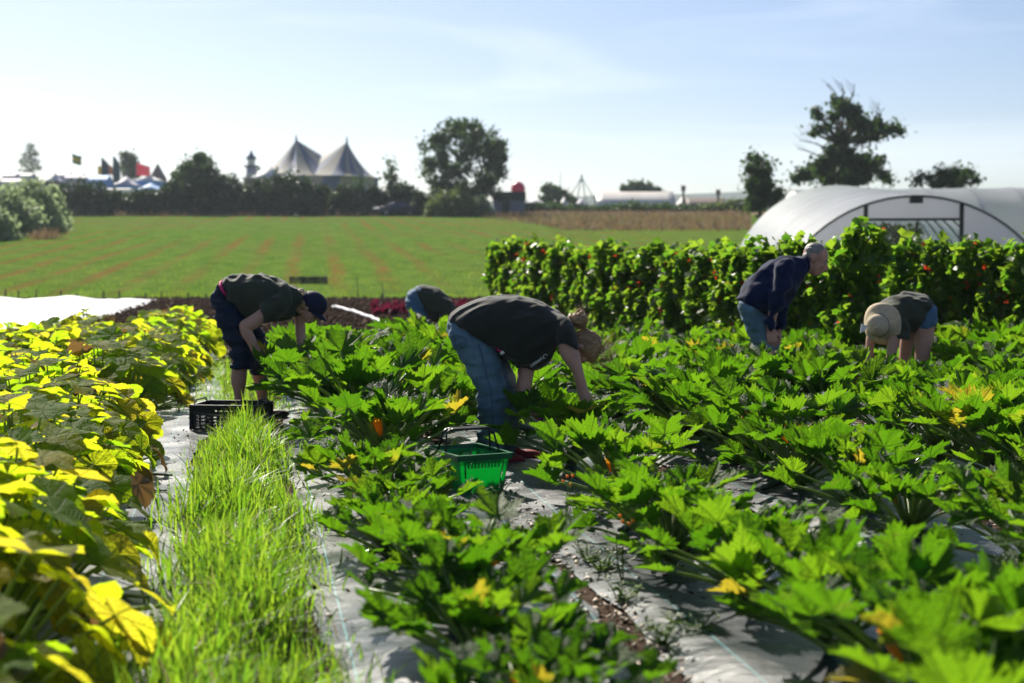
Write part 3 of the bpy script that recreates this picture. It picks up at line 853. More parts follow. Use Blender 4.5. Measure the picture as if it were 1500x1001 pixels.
strands('loose_hair', M_HAIRB, p1, [(bc, (0.3, 0, 1), 0.055, 190, 0.8, 0.034), (P(0.11, 0.0, 0), (1, 0, -0.1), 0.085, 120, 0.45, 0.038), (P(0.06, 0.07, 0), (0.9, 0, -0.6), 0.10, 40, 0.35, 0.03), (P(0.0, -0.09, 0), (-0.2, 0, 1), 0.04, 30, 0.6, 0.03)], 5)
for mm, t, rr in ((M_PURPLE, 0.35, .0275), (M_LIME, 0.75, .0265), (M_BLUEB, 1.1, .0275)):
    b_ = MB(); a = at(789, 611, D1 - .068); c = at(799, 618, D1 - .072)
    torus(b_, a.lerp(c, t), (c - a), rr, 0.005, 18, 6); b_.build('wristband', mm, p1, True, world=True)
gl = MB(); hand(gl, w2 + Vector((0.012, 0, -0.008)), Vector((0.85, -0.1, -0.45)), Vector((0.3, 0.25, -0.8)), 0.97, 0.75, 0.0025); fuse(gl, 'glove', M_GLOVE, p1, 0.0055, 2)
gl = MB(); hand(gl, w1 + Vector((0, 0, -0.006)), Vector((0.05, 0.1, -1)), Vector((-1, 0.3, 0)), 0.97, 0.5, 0.0025); fuse(gl, 'glove', M_GLOVE, p1, 0.0055, 2)

# ---- the woman in cap and rolled navy trousers
D2 = 10.5
p2 = empty('person', (at(362, 618, D2).x, D2, 0.0))
tag(p2, 'person in navy cap, olive T-shirt and rolled navy trousers reaching down', 'person', 'people picking')
body = MB()
hc2 = at(455, 452, D2)
P, U, F, S = head(body, hc2, Vector((0.66, -0.05, 0.72)), Vector((0.74, -0.12, -0.70)), at(433, 440, D2), 0.92)
sil(body, [(322, 425, 345, 450, .12, 0), (345, 410, 366, 460, .13, 0), (382, 407, 393, 462, .13, 0), (415, 414, 418, 460, .14, 0), (432, 426, 426, 452, .12, 0)], D2)
sil(body, [(402, 432, 412, 450, .035, -.12), (385, 449, 390, 469, .05, -.18), (367, 462, 377, 481, .046, -.2), (351, 473, 366, 485, .04, -.21), (353, 490, 369, 484, .04, -.21), (362, 504, 375, 496, .037, -.2), (370, 519, 382, 512, .030, -.19), (375, 525, 385, 520, .027, -.19)], D2, 14)
sil(body, [(424, 440, 444, 445, .05, .12), (431, 466, 447, 468, .046, .12), (433, 492, 448, 492, .042, .10), (436, 510, 450, 510, .038, .08), (440, 528, 452, 530, .028, .07)], D2, 14)
sil(body, [(322, 450, 350, 460, .07, -.09), (334, 505, 362, 508, .065, -.10), (339, 538, 362, 540, .052, -.10), (338, 557, 361, 559, .052, -.10), (342, 574, 358, 574, .040, -.10), (344, 590, 356, 590, .034, -.10), (344, 612, 356, 612, .036, -.10)], D2, 14)
sil(body, [(345, 455, 370, 470, .07, .10), (364, 510, 388, 512, .06, .11), (369, 549, 391, 549, .050, .11), (373, 564, 392, 564, .050, .11), (377, 584, 391, 583, .040, .11), (379, 597, 390, 597, .034, .11), (379, 612, 390, 612, .036, .11)], D2, 14)
wa, wb_ = at(380, 523, D2 - .19), at(447, 531, D2 + .07)
hand(body, wa, Vector((-0.05, -0.1, -1)), Vector((0.2, 1, 0)), 0.92, 0.5); hand(body, wb_, Vector((0.1, 0, -1)), Vector((-1, 0.2, 0)), 0.92, 0.5)
fuse(body, 'body', M_SKIN, p2, 0.0075, 3)
face_bits(P, U, F, S, p2, 0.92)
tr = MB()
sil(tr, [(322, 414, 342, 446, .16, 0), (310, 432, 352, 458, .175, 0), (312, 452, 360, 470, .17, 0)], D2, 20)
sil(tr, [(310, 440, 354, 458, .095, -.08), (314, 464, 361, 473, .10, -.09), (325, 490, 366, 496, .097, -.10), (335, 513, 368, 518, .088, -.10), (338, 538, 368, 539, .086, -.10)], D2, 16, flat1=True)
sil(tr, [(328, 444, 366, 462, .095, .09), (348, 472, 384, 482, .096, .10), (359, 502, 392, 507, .088, .11), (365, 527, 393, 527, .084, .11), (366, 546, 392, 547, .084, .11)], D2, 16, flat1=True)
fuse(tr, 'rolled_trousers', M_NAVYC, p2, 0.010, 3, folds(0.020, 6, 5, 14, 5.0, 0.5))
for dd, a, b, y in ((-.10, 337, 369, 533), (.11, 365, 393, 541)):
    cf = MB(); sil(cf, [(a, y, b, y + 1, .092, dd), (a, y + 7, b, y + 8, .090, dd)], D2, 16, 2, True, True); fuse(cf, 'cuff', M_NAVYC, p2, 0.009, 2, folds(0.006, 10, 10, 30, 1.0))
wb = MB(); sil(wb, [(322, 413, 338, 438, .165, 0), (326, 409, 342, 440, .172, 0)], D2, 18, 2, True, True); fuse(wb, 'waistband', M_PINK, p2, 0.009, 2)
ts = MB()
sil(ts, [(326, 411, 344, 447, .175, 0), (337, 404, 358, 466, .19, 0), (356, 402, 374, 470, .195, 0), (382, 401, 393, 472, .195, 0), (405, 408, 412, 470, .19, 0), (425, 417, 428, 464, .17, 0), (441, 429, 433, 453, .09, 0)], D2, 24, 5, True, False)
sil(ts, [(412, 416, 424, 452, .085, -.10), (397, 433, 407, 466, .08, -.16), (381, 449, 388, 474, .075, -.195)], D2, 16, 4, False, True)
sil(ts, [(420, 425, 445, 432, .075, .12), (427, 448, 449, 452, .068, .13), (429, 462, 449, 464, .066, .13)], D2, 14, 4, False, True)
def t2fold(p):
    return folds_dir(0.020, (0.1, 0, 1), 11, 2.2, 4.4)(p) * 0.9 + folds(0.006, 5, 4, 6, 2.0)(p) * 0.6
fuse(ts, 'shirt', M_TEE2, p2, 0.0095, 4, t2fold)
cp = MB()
cp.ell(P(0.052, -0.004, 0), [U * 0.086, F * 0.104, S * 0.088], 20, 12)
co = fuse(cp, 'cap', M_CAP, p2, 0.007, 2)
br = MB()
v, f = [], []
NBR = 9
for i in range(5):
    t = i / 4
    for k in range(NBR):
        a = -1.25 + 2.5 * k / (NBR - 1)
        rad = 0.085 + 0.085 * t
        sx_ = math.sin(a) * 0.083; fx = math.cos(a) * rad * (0.9 + 0.1 * math.cos(a))
        v.append(P(0.030 - 0.020 * t - 0.30 * sx_ * sx_ / 0.083, max(0.02, fx), sx_))
for i in range(4):
    for k in range(NBR - 1):
        a = i * NBR + k; f.append((a, a + 1, a + NBR + 1, a + NBR))
top = [p + U * 0.004 for p in v]
nn = len(v); allv = v + top
ff = [q[::-1] for q in f] + [tuple(i + nn for i in q) for q in f]
edge = [k for k in range(NBR)] + [i * NBR + NBR - 1 for i in range(1, 5)] + [4 * NBR + k for k in range(NBR - 2, -1, -1)] + [i * NBR for i in range(3, 0, -1)]
for i in range(len(edge)):
    a, b = edge[i], edge[(i + 1) % len(edge)]; ff.append((a, b, b + nn, a + nn))
br.add(allv, ff)
q = br.build('cap_brim', M_CAP, co, True); q.data.transform(Matrix.Translation(-p2.location))
hr = MB(); hr.ell(P(0.0, -0.050, 0), [U * 0.065, F * 0.052, S * 0.075], 16, 10); fuse(hr, 'hair', M_HAIRB, p2, 0.007, 3, lambda p: 0.004 * noise.noise(p * 60))
bn = MB(); bc2 = at(445, 429, D2)
for k in range(8):
    g = random.Random(80 + k); torus(bn, bc2 + Vector((g.uniform(-.034, .045), g.gauss(0, .02), g.uniform(-.02, .02))), (g.gauss(0, 1), g.gauss(0, 1), g.gauss(0, 1)), g.uniform(.010, .018), g.uniform(.005, .008), 12, 6)
bn.build('hair_tie', M_BLOND, p2, True, world=True)
gl = MB(); hand(gl, wa, Vector((-0.05, -0.1, -1)), Vector((0.2, 1, 0)), 0.95, 0.5, 0.004); gl.tube([at(379, 517, D2 - .19), wa], [0.037, 0.034], 12); fuse(gl, 'glove', M_GLOVE, p2, 0.006, 2)
for dd, x in ((-.10, 347), (.11, 382)):
    hp = at(x, 618, D2 + dd); hp.z = 0.012; shoe('shoe', hp + Vector((-.03, 0, 0)), hp + Vector((0.22, -0.04, 0)), M_BOOT, p2, M_SOLE)

# ---- the man in navy fleece
D3 = 10.5
p3 = empty('person', (at(1118, 618, D3).x, D3, 0.0))
tag(p3, 'person with short grey hair in navy fleece and denim shorts leaning forward', 'person', 'people picking')
body = MB()
hc3 = at(1194, 381, D3)
P, U, F, S = head(body, hc3, Vector((0.42, 0.0, 0.90)), Vector((0.86, -0.24, -0.50)), at(1168, 396, D3), 1.0, 0.058)
sil(body, [(1090, 438, 1118, 454, .13, 0), (1108, 412, 1142, 442, .14, 0), (1140, 388, 1162, 416, .14, 0), (1160, 384, 1170, 402, .08, 0)], D3)
sil(body, [(1148, 394, 1160, 400, .035, -.13), (1136, 415, 1154, 421, .045, -.21), (1128, 445, 1143, 450, .045, -.22), (1123, 476, 1134, 479, .03, -.2), (1124, 482, 1133, 484, .028, -.19)], D3, 12)
sil(body, [(1152, 400, 1164, 404, .035, .13), (1145, 425, 1160, 430, .05, .2), (1139, 455, 1152, 460, .043, .19), (1134, 482, 1144, 485, .03, .17)], D3, 12)
for dd, q in ((-.10, 0), (.11, 5)):
    sil(body, [(1086 + q, 450, 1112 + q, 462, .08, dd), (1100 + q, 490, 1126 + q, 495, .075, dd), (1107 + q, 512, 1130 + q, 514, .06, dd), (1108 + q, 545, 1130 + q, 545, .056, dd), (1110 + q, 585, 1124 + q, 585, .042, dd), (1110 + q, 612, 1124 + q, 612, .04, dd)], D3, 12)
hand(body, at(1128.5, 483, D3 - .19), Vector((0.15, -0.1, -1)), Vector((-0.2, 1, 0)), 1.05, 0.45); hand(body, at(1139, 484, D3 + .17), Vector((-0.15, 0, -1)), Vector((-0.3, -1, 0)), 1.05, 0.45)
fuse(body, 'body', M_SKIN2, p3, 0.0075, 3)
face_bits(P, U, F, S, p3)
fl = MB()
sil(fl, [(1079, 437, 1121, 466, .20, 0), (1086, 424, 1135, 462, .215, 0), (1099, 406, 1149, 452, .22, 0), (1118, 390, 1160, 438, .225, 0), (1142, 376, 1170, 418, .225, 0), (1163, 374, 1177, 406, .15, 0), (1175, 375, 1181, 398, .085, 0)], D3, 24, 5, True, True)
sil(fl, [(1136, 382, 1168, 392, .075, -.16), (1131, 408, 1160, 419, .075, -.21), (1126, 440, 1148, 448, .066, -.22), (1121, 470, 1137, 475, .052, -.21), (1121, 477, 1137, 480, .048, -.2)], D3, 16, 4, False, True)
sil(fl, [(1142, 388, 1172, 398, .075, .16), (1139, 424, 1164, 430, .07, .2), (1134, 456, 1155, 462, .06, .19), (1131, 481, 1147, 485, .048, .17)], D3, 16, 4, False, True)
fuse(fl, 'fleece_jumper', M_NAVY, p3, 0.010, 4, folds(0.020, 7, 5, 7, 9.0, 0.4))
cl = MB(); sil(cl, [(1173, 376, 1180, 404, .085, 0), (1181, 372, 1186, 396, .080, 0)], D3, 18, 3, True, True); fuse(cl, 'collar', M_NAVY, p3, 0.007, 2)
sh = MB()
sil(sh, [(1083, 440, 1120, 462, .165, 0), (1082, 454, 1124, 472, .185, 0), (1086, 466, 1126, 480, .18, 0)], D3, 20)
for dd, q in ((-.10, 0), (.11, 5)):
    sil(sh, [(1081 + q, 448, 1123 + q, 468, .105, dd), (1088 + q, 472, 1128 + q, 484, .108, dd), (1098 + q, 494, 1132 + q, 499, .105, dd), (1105 + q, 512, 1135 + q, 511, .105, dd)], D3, 16, 4, False, True)
fuse(sh, 'denim_shorts', M_JEAN3, p3, 0.010, 3, folds(0.011, 7, 6, 12, 2.0, 0.5))
for dd, q in ((-.10, 0), (.11, 5)):
    cf = MB(); sil(cf, [(1103 + q, 506, 1136 + q, 505, .112, dd), (1106 + q, 513, 1137 + q, 512, .112, dd)], D3, 16, 2, True, True); fuse(cf, 'cuff', M_JEAN3, p3, 0.009, 2)
hr = MB()
hr.ell(P(0.050, -0.022, 0), [U * 0.074, F * 0.084, S * 0.0765], 20, 12); hr.ell(P(0.0, -0.055, 0), [U * 0.055, F * 0.043, S * 0.070], 16, 10)
fuse(hr, 'hair', M_HAIRG, p3, 0.006, 2, lambda p: 0.004 * noise.noise(p * 110))
for dd, q in ((-.10, 1110), (.11, 1115)):
    hp = at(q, 618, D3 + dd); hp.z = 0.012; shoe('shoe', hp + Vector((-.03, 0, 0)), hp + Vector((0.25, -0.04, 0)), M_BOOT, p3, M_SOLE)

# ---- the woman in sun hat and denim shorts
D4 = 12.0
p4 = empty('person', (at(1352, 588, D4).x, D4, 0.0))
tag(p4, 'person in cream sun hat, olive T-shirt and denim shorts bent right over', 'person', 'people picking')
body = MB()
hc4 = at(1288, 474, D4 - 0.12)
P, U, F, S = head(body, hc4, Vector((-0.62, -0.55, -0.35)), Vector((-0.35, -0.05, -0.95)), at(1302, 464, D4 - .02), 0.94)
sil(body, [(1360, 448, 1344, 472, .13, 0), (1345, 436, 1336, 478, .13, 0), (1320, 434, 1322, 480, .14, 0), (1300, 444, 1308, 472, .14, -.02), (1292, 452, 1300, 466, .10, -.03)], D4)
sil(body, [(1303, 462, 1326, 468, .05, -.15), (1302, 485, 1322, 488, .05, -.17), (1299, 510, 1315, 512, .044, -.18), (1297, 545, 1309, 546, .03, -.19)], D4, 12)
sil(body, [(1284, 455, 1304, 460, .05, .10), (1270, 490, 1283, 492, .045, .10), (1268, 515, 1280, 516, .04, .08), (1268, 545, 1278, 545, .03, .06)], D4, 12)
sil(body, [(1338, 466, 1371, 466, .085, -.09), (1340, 490, 1368, 490, .080, -.09), (1340, 523, 1362, 523, .062, -.09), (1342, 555, 1358, 555, .05, -.09), (1345, 582, 1356, 582, .036, -.09)], D4, 14)
sil(body, [(1325, 466, 1358, 466, .085, .10), (1319, 495, 1342, 495, .07, .12), (1317, 523, 1334, 523, .06, .12), (1318, 555, 1332, 555, .05, .12), (1320, 582, 1331, 582, .036, .12)], D4, 14)
hand(body, at(1303, 546, D4 - .19), Vector((0, 0, -1)), Vector((1, 0, 0)), 0.9, 0.5); hand(body, at(1273, 546, D4 + .06), Vector((0, 0, -1)), Vector((1, 0, 0)), 0.9, 0.5)
fuse(body, 'body', M_SKIN, p4, 0.0085, 3)
face_bits(P, U, F, S, p4, 0.94)
ts = MB()
sil(ts, [(1365, 440, 1341, 478, .18, 0), (1352, 431, 1335, 489, .19, 0), (1330, 427, 1325, 491, .195, 0), (1308, 433, 1312, 490, .195, 0), (1293, 444, 1304, 480, .17, -.02), (1284, 455, 1296, 470, .09, -.04)], D4, 22, 5, True, False)
sil(ts, [(1300, 455, 1328, 460, .08, -.10), (1304, 475, 1332, 480, .076, -.16), (1309, 493, 1332, 498, .072, -.17)], D4, 14, 4, False, True)
fuse(ts, 'shirt', M_TEE2, p4, 0.010, 4, folds(0.018, 6, 5, 10, 6.0, 0.5))
sh = MB()
sil(sh, [(1362, 440, 1342, 474, .165, 0), (1371, 452, 1341, 478, .175, 0), (1372, 468, 1338, 479, .17, 0)], D4, 20)
sil(sh, [(1372, 455, 1342, 472, .098, -.09), (1373, 468, 1340, 479, .100, -.09), (1371, 478, 1339, 483, .098, -.09)], D4, 16, 4, False, True)
sil(sh, [(1358, 455, 1330, 468, .098, .10), (1356, 470, 1324, 478, .098, .11)], D4, 16, 4, False, True)
fuse(sh, 'denim_shorts', M_JEAN2, p4, 0.010, 3, folds(0.008, 8, 6, 12, 7.0, 0.5))
# hat: crown and drooping brim
hat = MB()
A = Vector((-0.58, -0.62, -0.10)).normalized(); B = A.orthogonal().normalized(); C_ = A.cross(B)
hb = at(1288, 476, D4 - 0.16)
n = 28; v, f = [], []
prof = [(0.135, 0.0), (0.130, 0.05), (0.118, 0.085), (0.09, 0.108), (0.05, 0.120), (0.001, 0.123)]
prof = [(0.205, -0.055), (0.185, -0.035), (0.155, -0.015), (0.118, -0.002), (0.108, 0.02), (0.104, 0.055), (0.092, 0.088), (0.062, 0.108), (0.03, 0.116), (0.0015, 0.118)]
for r_, h_ in prof:
    for k in range(n):
        a = 2 * math.pi * k / n
        wv2 = 0.016 * math.sin(3 * a + 0.7) * (1 if r_ > 0.15 else 0.2)
        v.append(hb + A * (h_ + wv2) + (B * math.cos(a) + C_ * math.sin(a)) * r_ * 0.88)
for i in range(len(prof) - 1):
    for k in range(n):
        f.append((i * n + k, i * n + (k + 1) % n, (i + 1) * n + (k + 1) % n, (i + 1) * n + k))
hat.add(v, f)
ho = hat.build('sun_hat', M_STRAW, p4, True, world=True); sm_ = ho.modifiers.new('thick', 'SOLIDIFY'); sm_.thickness = 0.004; sm_.offset = -1
hbd = MB(); torus(hbd, hb + A * 0.012, A, 0.098, 0.003, 28, 6); q = hbd.build('hat_band', M_STITCH, ho, True); q.data.transform(Matrix.Translation(-p4.location))
rb = MB()
v = [at(1271, 478, D4 - .3), at(1262, 474, D4 - .3), at(1260, 488, D4 - .3), at(1267, 485, D4 - .3)]
rb.add(v + [p + Vector((0, 0.006, 0)) for p in v], [(0, 1, 2, 3), (7, 6, 5, 4), (0, 4, 5, 1), (1, 5, 6, 2), (2, 6, 7, 3), (3, 7, 4, 0)]); q = rb.build('hat_ribbon', M_WHITEP, ho); q.data.transform(Matrix.Translation(-p4.location))
for dd, x in ((-.09, 1350), (.12, 1326)):
    hp = at(x, 588, D4 + dd); hp.z = 0.012; shoe('shoe', hp + Vector((.05, 0, 0)), hp + Vector((-0.2, -0.05, 0)), M_BOOT, p4, M_SOLE)

# ---- the picker far behind, in jeans, folded over
D5 = 16.0
p5 = empty('person', (at(612, 536, D5).x, D5, 0.0))
tag(p5, 'person in blue jeans and dark T-shirt folded double behind the jeans-clad woman', 'person', 'people picking')
body = MB()
P, U, F, S = head(body, at(657, 474, D5), Vector((0.35, -0.1, -0.9)), Vector((-0.9, 0, -0.35)), at(655, 458, D5), 0.95)
sil(body, [(604, 428, 624, 455, .13, 0), (624, 424, 632, 462, .13, 0), (645, 430, 645, 465, .14, 0), (660, 445, 655, 465, .12, 0)], D5)
sil(body, [(646, 450, 660, 455, .05, -.15), (645, 475, 656, 477, .045, -.16), (646, 498, 655, 499, .035, -.16), (648, 515, 655, 515, .028, -.16)], D5, 12)
sil(body, [(652, 452, 666, 455, .05, .15), (655, 478, 666, 479, .045, .16), (655, 498, 664, 499, .035, .16), (656, 515, 662, 515, .028, .16)], D5, 12)
hand(body, at(651, 515, D5 - .16), Vector((0, 0, -1)), Vector((1, 0, 0)), 0.95, 0.5); hand(body, at(659, 515, D5 + .16), Vector((0, 0, -1)), Vector((1, 0, 0)), 0.95, 0.5)
fuse(body, 'body', M_SKIN, p5, 0.010, 3)
jn = MB()
sil(jn, [(610, 420, 629, 452, .165, 0), (597, 429, 627, 462, .175, 0), (593, 446, 629, 468, .17, 0)], D5, 18)
for dd, q in ((-.09, 0), (.10, 3)):
    sil(jn, [(593 + q, 440, 628 + q, 465, .10, dd), (598 + q, 462, 631 + q, 476, .10, dd), (608 + q, 490, 634 + q, 493, .09, dd), (611 + q, 532, 630 + q, 533, .085, dd)], D5, 16, 4, False, True)
fuse(jn, 'jeans', M_JEAN2, p5, 0.011, 3, folds(0.010, 6, 5, 12, 1.0, 0.5))
ts = MB()
sil(ts, [(608, 420, 624, 457, .18, 0), (624, 417, 633, 470, .19, 0), (642, 422, 645, 475, .195, 0), (658, 436, 655, 474, .18, 0), (668, 450, 660, 468, .10, 0)], D5, 20, 5, True, False)
for dd in (-.13, .13):
    sil(ts, [(642, 440, 664, 448, .08, dd), (643, 460, 661, 464, .075, dd * 1.2), (643, 470, 660, 474, .075, dd * 1.25)], D5, 14, 4, False, True)
fuse(ts, 'shirt', M_TEE2, p5, 0.011, 4, folds(0.010, 6, 5, 8, 11.0, 0.5))
hr = MB(); hr.ell(P(0.03, -0.02, 0), [U * 0.095, F * 0.100, S * 0.085], 16, 10); sil(hr, [(650, 470, 668, 474, .07, 0), (651, 490, 664, 492, .06, 0), (654, 508, 661, 508, .02, 0)], D5, 12)
fuse(hr, 'hair', M_HAIRD, p5, 0.009, 2, lambda p: 0.006 * noise.noise(Vector((p.x * 60, p.y * 60, p.z * 12))))
for dd, x in ((-.09, 612), (.10, 616)):
    hp = at(x, 536, D5 + dd); hp.z = 0.012; shoe('shoe', hp, hp + Vector((0.25, -0.04, 0)), M_BOOT, p5, M_SOLE)

# ------------------------------------------------------------------ large-leaved plants
G = lambda *a: a
M_ZLEAF = leaf_mat('courgette_leaf',
    [G(0.0, (0.020, 0.060, 0.009)), G(0.6, (0.032, 0.080, 0.011)), G(0.955, (0.055, 0.105, 0.014)), G(0.985, (0.22, 0.19, 0.025))],
    [G(0.0, (0.090, 0.26, 0.005)), G(0.6, (0.155, 0.365, 0.007)), G(0.955, (0.25, 0.46, 0.012)), G(0.99, (0.60, 0.48, 0.03))], trans=0.52, namp=0.03, spots=((0.075, 0.105, 0.04), (0.15, 0.27, 0.015)), rough=0.52, spec=0.22)
M_SLEAF = leaf_mat('squash_leaf',
    [G(0.0, (0.085, 0.160, 0.018)), G(0.40, (0.140, 0.205, 0.022)), G(0.85, (0.205, 0.240, 0.028)), G(0.99, (0.32, 0.26, 0.04))],
    [G(0.0, (0.36, 0.64, 0.012)), G(0.35, (0.56, 0.76, 0.014)), G(0.75, (0.74, 0.80, 0.018)), G(0.99, (0.80, 0.66, 0.04))], trans=0.70, rough=0.65, spec=0.12, margin=True,
    spots=((0.17, 0.18, 0.03), (0.58, 0.60, 0.02)))
M_STALK = mat('leaf_stalk', (0.16, 0.24, 0.06), rough=0.45, spec=0.4, var=0.3, scale=9, trans=0.25, tcol=(0.35, 0.5, 0.08))
M_FLOWER = mat('squash_blossom', (0.80, 0.36, 0.02), rough=0.5, var=0.25, scale=20, trans=0.45, tcol=(0.95, 0.42, 0.02))
M_FRUIT = mat('courgette_skin', (0.016, 0.035, 0.012), rough=0.28, spec=0.6, var=0.5, scale=60, stretch=(1, 1, 0.2))
M_WITHER = mat('withered_leaf', (0.13, 0.085, 0.045), rough=0.9, var=0.4, scale=20, trans=0.25, tcol=(0.35, 0.2, 0.06))

def leaf_mesh(name, base, tipp, fwd, up, size, kind, g, spotty=None):
    """one leaf: its stalk from base to tipp and the blade that sits there"""
    mb = MB()
    base, tipp = Vector(base), Vector(tipp)
    fwd = fwd.normalized(); up = (up - fwd * up.dot(fwd)).normalized(); sid = up.cross(fwd)
    if (tipp - base).length > 0.02:
        mid = base * 0.45 + tipp * 0.55 + Vector((0, 0, 0.10 * (tipp - base).length)) - (tipp - base).cross(Vector((0, 0, 1))) * g.uniform(-0.1, 0.1)
        pts = []
        for i in range(6):
            t = i / 5
            pts.append(base * (1 - t) ** 2 + mid * 2 * t * (1 - t) + tipp * t * t)
        r = 0.0085 if kind == 'z' else 0.0065
        mb.tube(pts, [r * (1.25 - 0.5 * i / 5) for i in range(6)], 5, 1)
    nst = len(mb.v)
    NA = 60 if kind == 'z' else 38
    rings = (0.0, 0.3, 0.62, 0.86, 1.0)
    a0 = R(168 if kind == 'z' else 172)
    step = R(52)
    cup = g.uniform(0.05, 0.30) if kind == 'z' else g.uniform(-0.12, 0.20)
    droop = g.uniform(0.05, 0.30)
    twist = g.uniform(-0.25, 0.25)
    ph = [g.uniform(0, 6.28) for _ in range(4)]
    lob = {0: 1.0, 1: g.uniform(0.90, 1.0), 2: g.uniform(0.62, 0.76), 3: g.uniform(0.34, 0.45)} if kind == 'z' else {0: 1.0, 1: g.uniform(0.86, 0.98), 2: g.uniform(0.74, 0.86), 3: g.uniform(0.56, 0.66)}
    lob2 = {k: v_ * g.uniform(0.80, 1.08) for k, v_ in lob.items()}; lob2[0] = 1.0; jag = [g.uniform(0.35, 1.5) for _ in range(NA + 1)]
    v, uv = [], []
    fold = g.uniform(0.20, 0.62) if kind == 'z' else g.uniform(0.0, 0.25)
    holes = [(g.uniform(-1.8, 1.8), g.uniform(0.5, 0.9)) for _ in range(2)]
    for t in rings:
        for k in range(NA + 1):
            th = -a0 + 2 * a0 * k / NA
            q = th / step; c = round(q); off = abs(q - c) * 2         # 0 on a main vein, 1 in the sinus between lobes
            lb_ = lob if th > 0 else lob2
            Lc = lb_[min(3, abs(c))]
            Ln = lb_[min(3, abs(c) + (1 if abs(q) > abs(c) else -1))] if abs(c) + (1 if abs(q) > abs(c) else -1) >= 0 else Lc
            Lm = Lc * (1 - off / 2) + Ln * off / 2
            if kind == 'z':
                depth = 0.36 * off ** 1.4
                saw = 0.17 * jag[k] * (1 - abs(((k * 0.5) % 1.0) * 2 - 1)) * (1 if k % 2 else -0.3) + g.uniform(-0.02, 0.02)
            else:
                depth = 0.13 * off ** 1.6
                saw = 0.022 * (1 if k % 2 else -1) + g.uniform(-0.012, 0.012)
            rr = size * Lm * (1 - depth) * t
            if t > 0.8: rr += size * saw * (t - 0.62) / 0.38
            x, y = rr * math.cos(th) * (1.12 if kind == 'z' else 1.0), rr * math.sin(th) * (0.92 if kind == 'z' else 1.0)
            rn = rr / size
            z = size * (cup * rn ** 2 - droop * max(0, math.cos(th)) * rn ** 3
                        + (0.20 if kind == 'z' else 0.09) * rn * (off - 0.4)
                        + 0.05 * rn * math.sin(3.1 * th + ph[0]) + (0.07 if kind == 'z' else 0.035) * rn * rn * math.sin(7.3 * th + ph[1]))
            z += abs(y) * fold
            z += twist * x * y / size
            v.append(tipp + fwd * x + sid * y + up * z)
            uv.append((0.5 + 0.5 * x / size, 0.5 + 0.5 * y / size))
    f = []
    for i in range(len(rings) - 1):
        for k in range(NA):
            a = i * (NA + 1) + k
            if i == 0: f.append((a, a + NA + 2, a + NA + 1)[::-1] if False else (a, a + NA + 1, a + NA + 2))
            else: f.append((a, a + NA + 1, a + NA + 2, a + 1))
    mb.add(v, f, 0)
    me = mb.mesh(name, True)
    ul = me.uv_layers.new(name='UVMap')
    arr = np.zeros((len(me.loops), 2), np.float32)
    for lp in me.loops:
        if lp.vertex_index >= nst: arr[lp.index] = uv[lp.vertex_index - nst]
    ul.data.foreach_set('uv', arr.ravel())
    return me

def flower_mesh(g, base, tipd, L, openf):
    mb = MB()
    base = Vector(base); tipd = tipd.normalized()
    ref = tipd.orthogonal().normalized(); bi = tipd.cross(ref)
    n = 10
    prof = [(0, 0.10), (0.25, 0.16), (0.55, 0.20 + 0.1 * openf), (0.8, 0.22 + 0.35 * openf), (1.0, 0.10 + 0.75 * openf)]
    v = []
    for (h, r) in prof:
        for k in range(n):
            a = 2 * math.pi * k / n
            rr = r * L * (1.0 if k % 2 == 0 else 0.78)
            hh = h * L * (1.0 if (k % 2 == 0 or h < 0.7) else 0.82)
            v.append(base + tipd * hh + (ref * math.cos(a) + bi * math.sin(a)) * rr)
    f = []
    for i in range(len(prof) - 1):
        for k in range(n):
            f.append((i * n + k, i * n + (k + 1) % n, (i + 1) * n + (k + 1) % n, (i + 1) * n + k))
    mb.add(v, f)
    return mb.mesh('flower', True)

def fruit_mesh(g, base, d, L):
    mb = MB(); d = d.normalized(); base = Vector(base)
    pts = [base + d * (L * t) + Vector((0, 0, 0.01 * math.sin(t * 3))) for t in (0, .08, .2, .45, .75, .92, 1.0)]
    mb.tube(pts, [0.008, 0.012, 0.019, 0.022, 0.024, 0.019, 0.006], 10)
    return mb.mesh('courgette', True)

